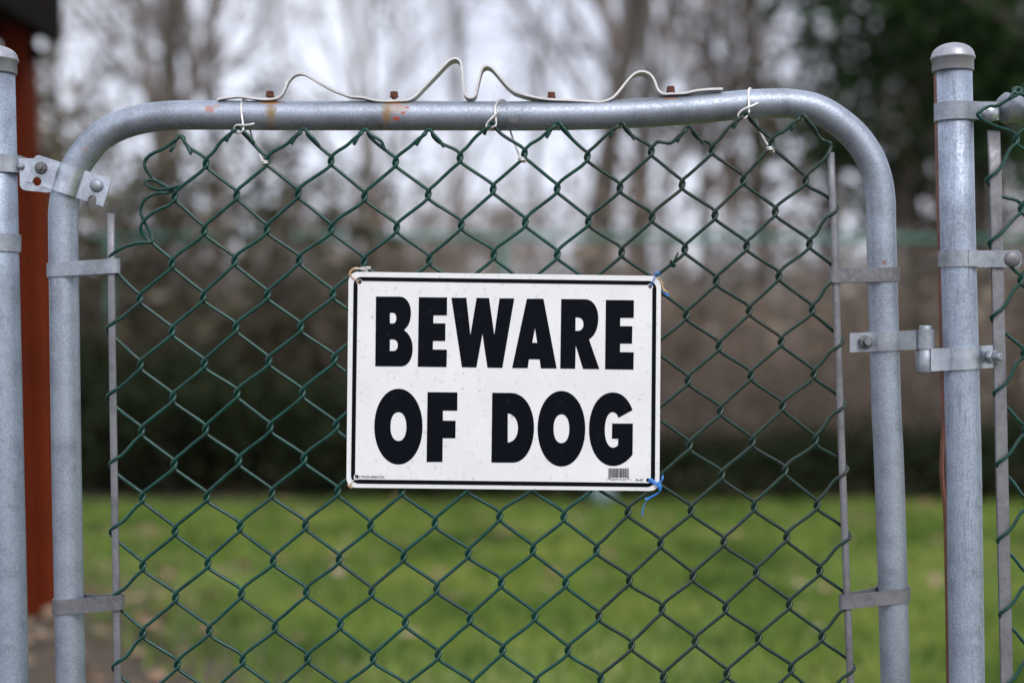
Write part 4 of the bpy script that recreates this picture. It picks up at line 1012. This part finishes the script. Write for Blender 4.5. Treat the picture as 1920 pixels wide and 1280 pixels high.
gl_.append((B_, [[(337, 407), (518, 407), (662, 1167), (490, 1166), (476, 1068), (360, 1066), (345, 1163), (176, 1162)], [(426, 728), (450, 887), (395, 886)]]))
gl_.append((B_, [[(712, 410), (975, 412)] + bez((975, 412), (1065, 415), (1116, 510), (1116, 620)) + bez((1116, 620), (1115, 730), (1080, 810), (1015, 850)) + [(1128, 1174), (950, 1172), (870, 915), (864, 1170), (701, 1168)],
            [(868, 610), (890, 610)] + bez((890, 610), (930, 612), (955, 640), (955, 684)) + bez((955, 684), (955, 728), (930, 756), (890, 757)) + [(867, 757)]]))
gl_.append((B_, [[(1199, 420), (1505, 423), (1503, 616), (1357, 616), (1355, 705), (1488, 706), (1485, 897), (1355, 896), (1353, 988), (1503, 990), (1500, 1180), (1190, 1176)]]))
gl_.append((C_, [ell(623, 520, 263, 413, e=2.05), ell(623, 520, 87, 157, e=2.2)]))
gl_.append((C_, [[(941, 144), (1267, 147), (1265, 347), (1108, 346), (1108, 455), (1247, 456), (1244, 647), (1106, 647), (1103, 906), (930, 905)]]))
gl_.append((D_, [[(-41, 151), (165, 153)] + bez((165, 153), (330, 158), (415, 340), (415, 530)) + bez((415, 530), (415, 730), (330, 905), (190, 913)) + [(-50, 912)],
            [(128, 376)] + bez((128, 376), (200, 385), (240, 450), (240, 535)) + bez((240, 535), (240, 620), (200, 688), (128, 694))]))
gl_.append((D_, [ell(714, 543, 260, 412, e=2.05), ell(714, 543, 86, 157, e=2.2)]))
gl_.append((D_, [[(1490, 340)] + bez((1490, 340), (1450, 225), (1375, 147), (1275, 147)) + bez((1275, 147), (1115, 147), (1015, 330), (1015, 548)) + bez((1015, 548), (1015, 780), (1125, 950), (1278, 950)) + bez((1278, 950), (1370, 950), (1445, 885), (1490, 826)) +
             [(1494, 487), (1268, 486), (1264, 652), (1334, 653), (1332, 722)] + bez((1332, 722), (1315, 740), (1298, 749), (1278, 749)) + bez((1278, 749), (1220, 749), (1187, 665), (1187, 560)) + bez((1187, 560), (1187, 440), (1225, 362), (1270, 362)) + bez((1270, 362), (1300, 362), (1325, 385), (1338, 424))]))
for (ox, oy), spl in gl_:
    flat('letter', [G(ox, oy, q) for q in spl], mk, sign, PR, .0002)
def small_text(body, px, py, hgt, width, rot=0.0, bold=.0):
    cu = bpy.data.curves.new('print', 'FONT'); cu.body = body; cu.size = 1; cu.offset = bold; cu.fill_mode = 'FRONT'; cu.extrude = 0.02
    o_ = bpy.data.objects.new('print', cu); col.objects.link(o_); dg = bpy.context.evaluated_depsgraph_get()
    me = bpy.data.meshes.new_from_object(o_.evaluated_get(dg)); bpy.data.objects.remove(o_)
    vx = np.array([v.co for v in me.vertices]); mn, mxx = vx.min(0), vx.max(0)
    sx_, sz_ = width * K * .98 / (mxx[0] - mn[0]), hgt * K * .98 / (mxx[1] - mn[1]); p = U(px, py, PR)
    for v_ in me.vertices:
        x_, y_, z_ = v_.co; v_.co = (p.x + (x_ - mn[0]) * sx_, PR - z_ * .002, p.z + (y_ - mn[1]) * sz_ - (x_ - mn[0]) * sx_ * rot)
    me.materials.clear(); me.materials.append(mk); me.name = 'small_print'; return place('small_print', me, sign)
small_text('LYNCH SIGN CO.', 674, 895.7, 4.6, 47.5, .012, .012)
small_text('R-67', 1192.5, 901.5, 4.4, 13.8, .012, .012)
small_text('7', 1137.2, 900.2, 3.2, 1.8); small_text('62529', 1144.8, 900.2, 3.4, 14); small_text('91010', 1161, 900.4, 3.4, 13.5); small_text('3', 1181.5, 900.6, 3.2, 1.8)
bars = MB(); rb = random.Random(4); x = 1140.6
while x < 1179.4:
    wv = rb.choice([.45, .45, .9, 1.3]); long_ = x < 1143.8 or x > 1176.2
    y0, y1 = 877.4 + (x - 1140) * .003, (898.2 if long_ else 895.2)
    a1 = U(x, y0, PR); b1 = U(min(x + wv, 1179.8), y1, PR); bars.box(((a1.x + b1.x) / 2, PR + .0001, (a1.z + b1.z) / 2), (b1.x - a1.x, .0002, a1.z - b1.z)); x += wv + rb.choice([.45, .45, .6, .9])
bars.build('barcode', mk, sign)
# cord ties at the four corners
tw = plain('frayed_twine', (.50, .33, .20), .8, 0, .3, 300); twg = plain('pale_twine', (.55, .54, .50), .8, 0, .2, 300); blue = plain('blue_twine', (.02, .20, .62), .5, 0, .25, 200)
def cord(paths, mat, r_=1.1):
    m_ = MB()
    for pts in paths: m_.tube(catmull([U(x, y, SY_ - .0012 + d_) for x, y, d_ in pts], 5), r_ * K, 6)
    return m_.build('twine_tie', mat, sign)
def ribs(paths, mat, w_):
    m_ = MB()
    for pts in paths: m_.ribbon(catmull([U(x, y, SY_ - .0016 + d_) for x, y, d_ in pts], 4), (.55, .3, .8), w_ * K, .0005)
    return m_.build('twine_tie', mat, sign)
cord([[(673, 528, .002), (668, 526, 0), (663, 522, 0), (658, 517, 0), (655, 513, .001), (657, 508, .003), (662, 503.5, .004), (667, 502, .004)],
      [(654, 516, 0), (656, 511, 0), (660, 505.5, .001), (665, 503, .002), (669, 503.5, .003)], [(656, 516, .002), (659, 509, .002), (664, 504.5, .002), (672, 505, .002)]], tw)
cord([[(667, 502, .003), (674, 504, .002), (682, 507, .002), (690, 508, .002)], [(670, 505, .003), (678, 502.5, .002), (688, 501, .002), (695.5, 501.5, .002)], [(672, 503, .001), (682, 505, .001), (694, 503.5, .001)]], twg, 1.5)
ribs([[(1219.5, 536, .001), (1223, 528, -.0005), (1227, 519, 0)], [(1221, 536, .001), (1225.5, 528, -.0005), (1229, 519, 0)], [(1228, 517, 0), (1229, 511, -.001), (1233, 510, -.001), (1236, 514, 0), (1232, 518, 0)], [(1241, 542, .004), (1246, 549, .004), (1253, 555, .004), (1250, 549, .004)]], blue, 3.4)
cord([[(1228, 519, -.001), (1231, 521, -.001), (1236, 519, -.001)], [(1236, 521, 0), (1240, 529, 0), (1243, 538, 0), (1247, 545, 0), (1254, 548, 0)], [(1237, 522, 0), (1241, 531, 0), (1243, 540, 0), (1245, 546, 0)], [(1235, 521, .001), (1241, 528, .001), (1244, 540, .001), (1250, 546, .001)]], plain('gold_twine', (.62, .42, .16), .7, 0, .3, 300), .75)
cord([[(668.5, 894, .002), (664, 899, 0), (660, 903, 0), (656, 909, .001), (655, 913, .003)]], twg, 1.0)
cord([[(654, 905, .002), (653, 909, .001), (657, 913, 0), (660, 914.5, .002), (658, 909, .001), (655, 905, .003)]], tw, 1.4)
ribs([[(1215.5, 899.5, .002), (1220, 898, -.0005), (1226, 902, -.001), (1231, 907, -.001)], [(1217, 902, .001), (1223, 903, -.0005), (1230, 906, -.001)],
      [(1231, 906, -.001), (1237, 902, -.001), (1241, 895, .001), (1243, 889, .002)], [(1233, 907, -.001), (1240, 904, -.001), (1243, 896, .001), (1242, 891, .002)], [(1230, 905, -.001), (1235, 912, -.001), (1239, 919, 0)], [(1233, 906, -.001), (1240, 912, -.001), (1239, 918, 0)],
      [(1238, 919, 0), (1231, 926, .002), (1222, 931, .003), (1214, 937, .003), (1209, 944, .003), (1206, 951, .003), (1204, 966, .003)], [(1236, 923, .001), (1226, 928, .002), (1216, 933, .003), (1209, 935, .003)]], blue, 4.2)
print('tris', sum(len(m.polygons) for m in bpy.data.meshes))
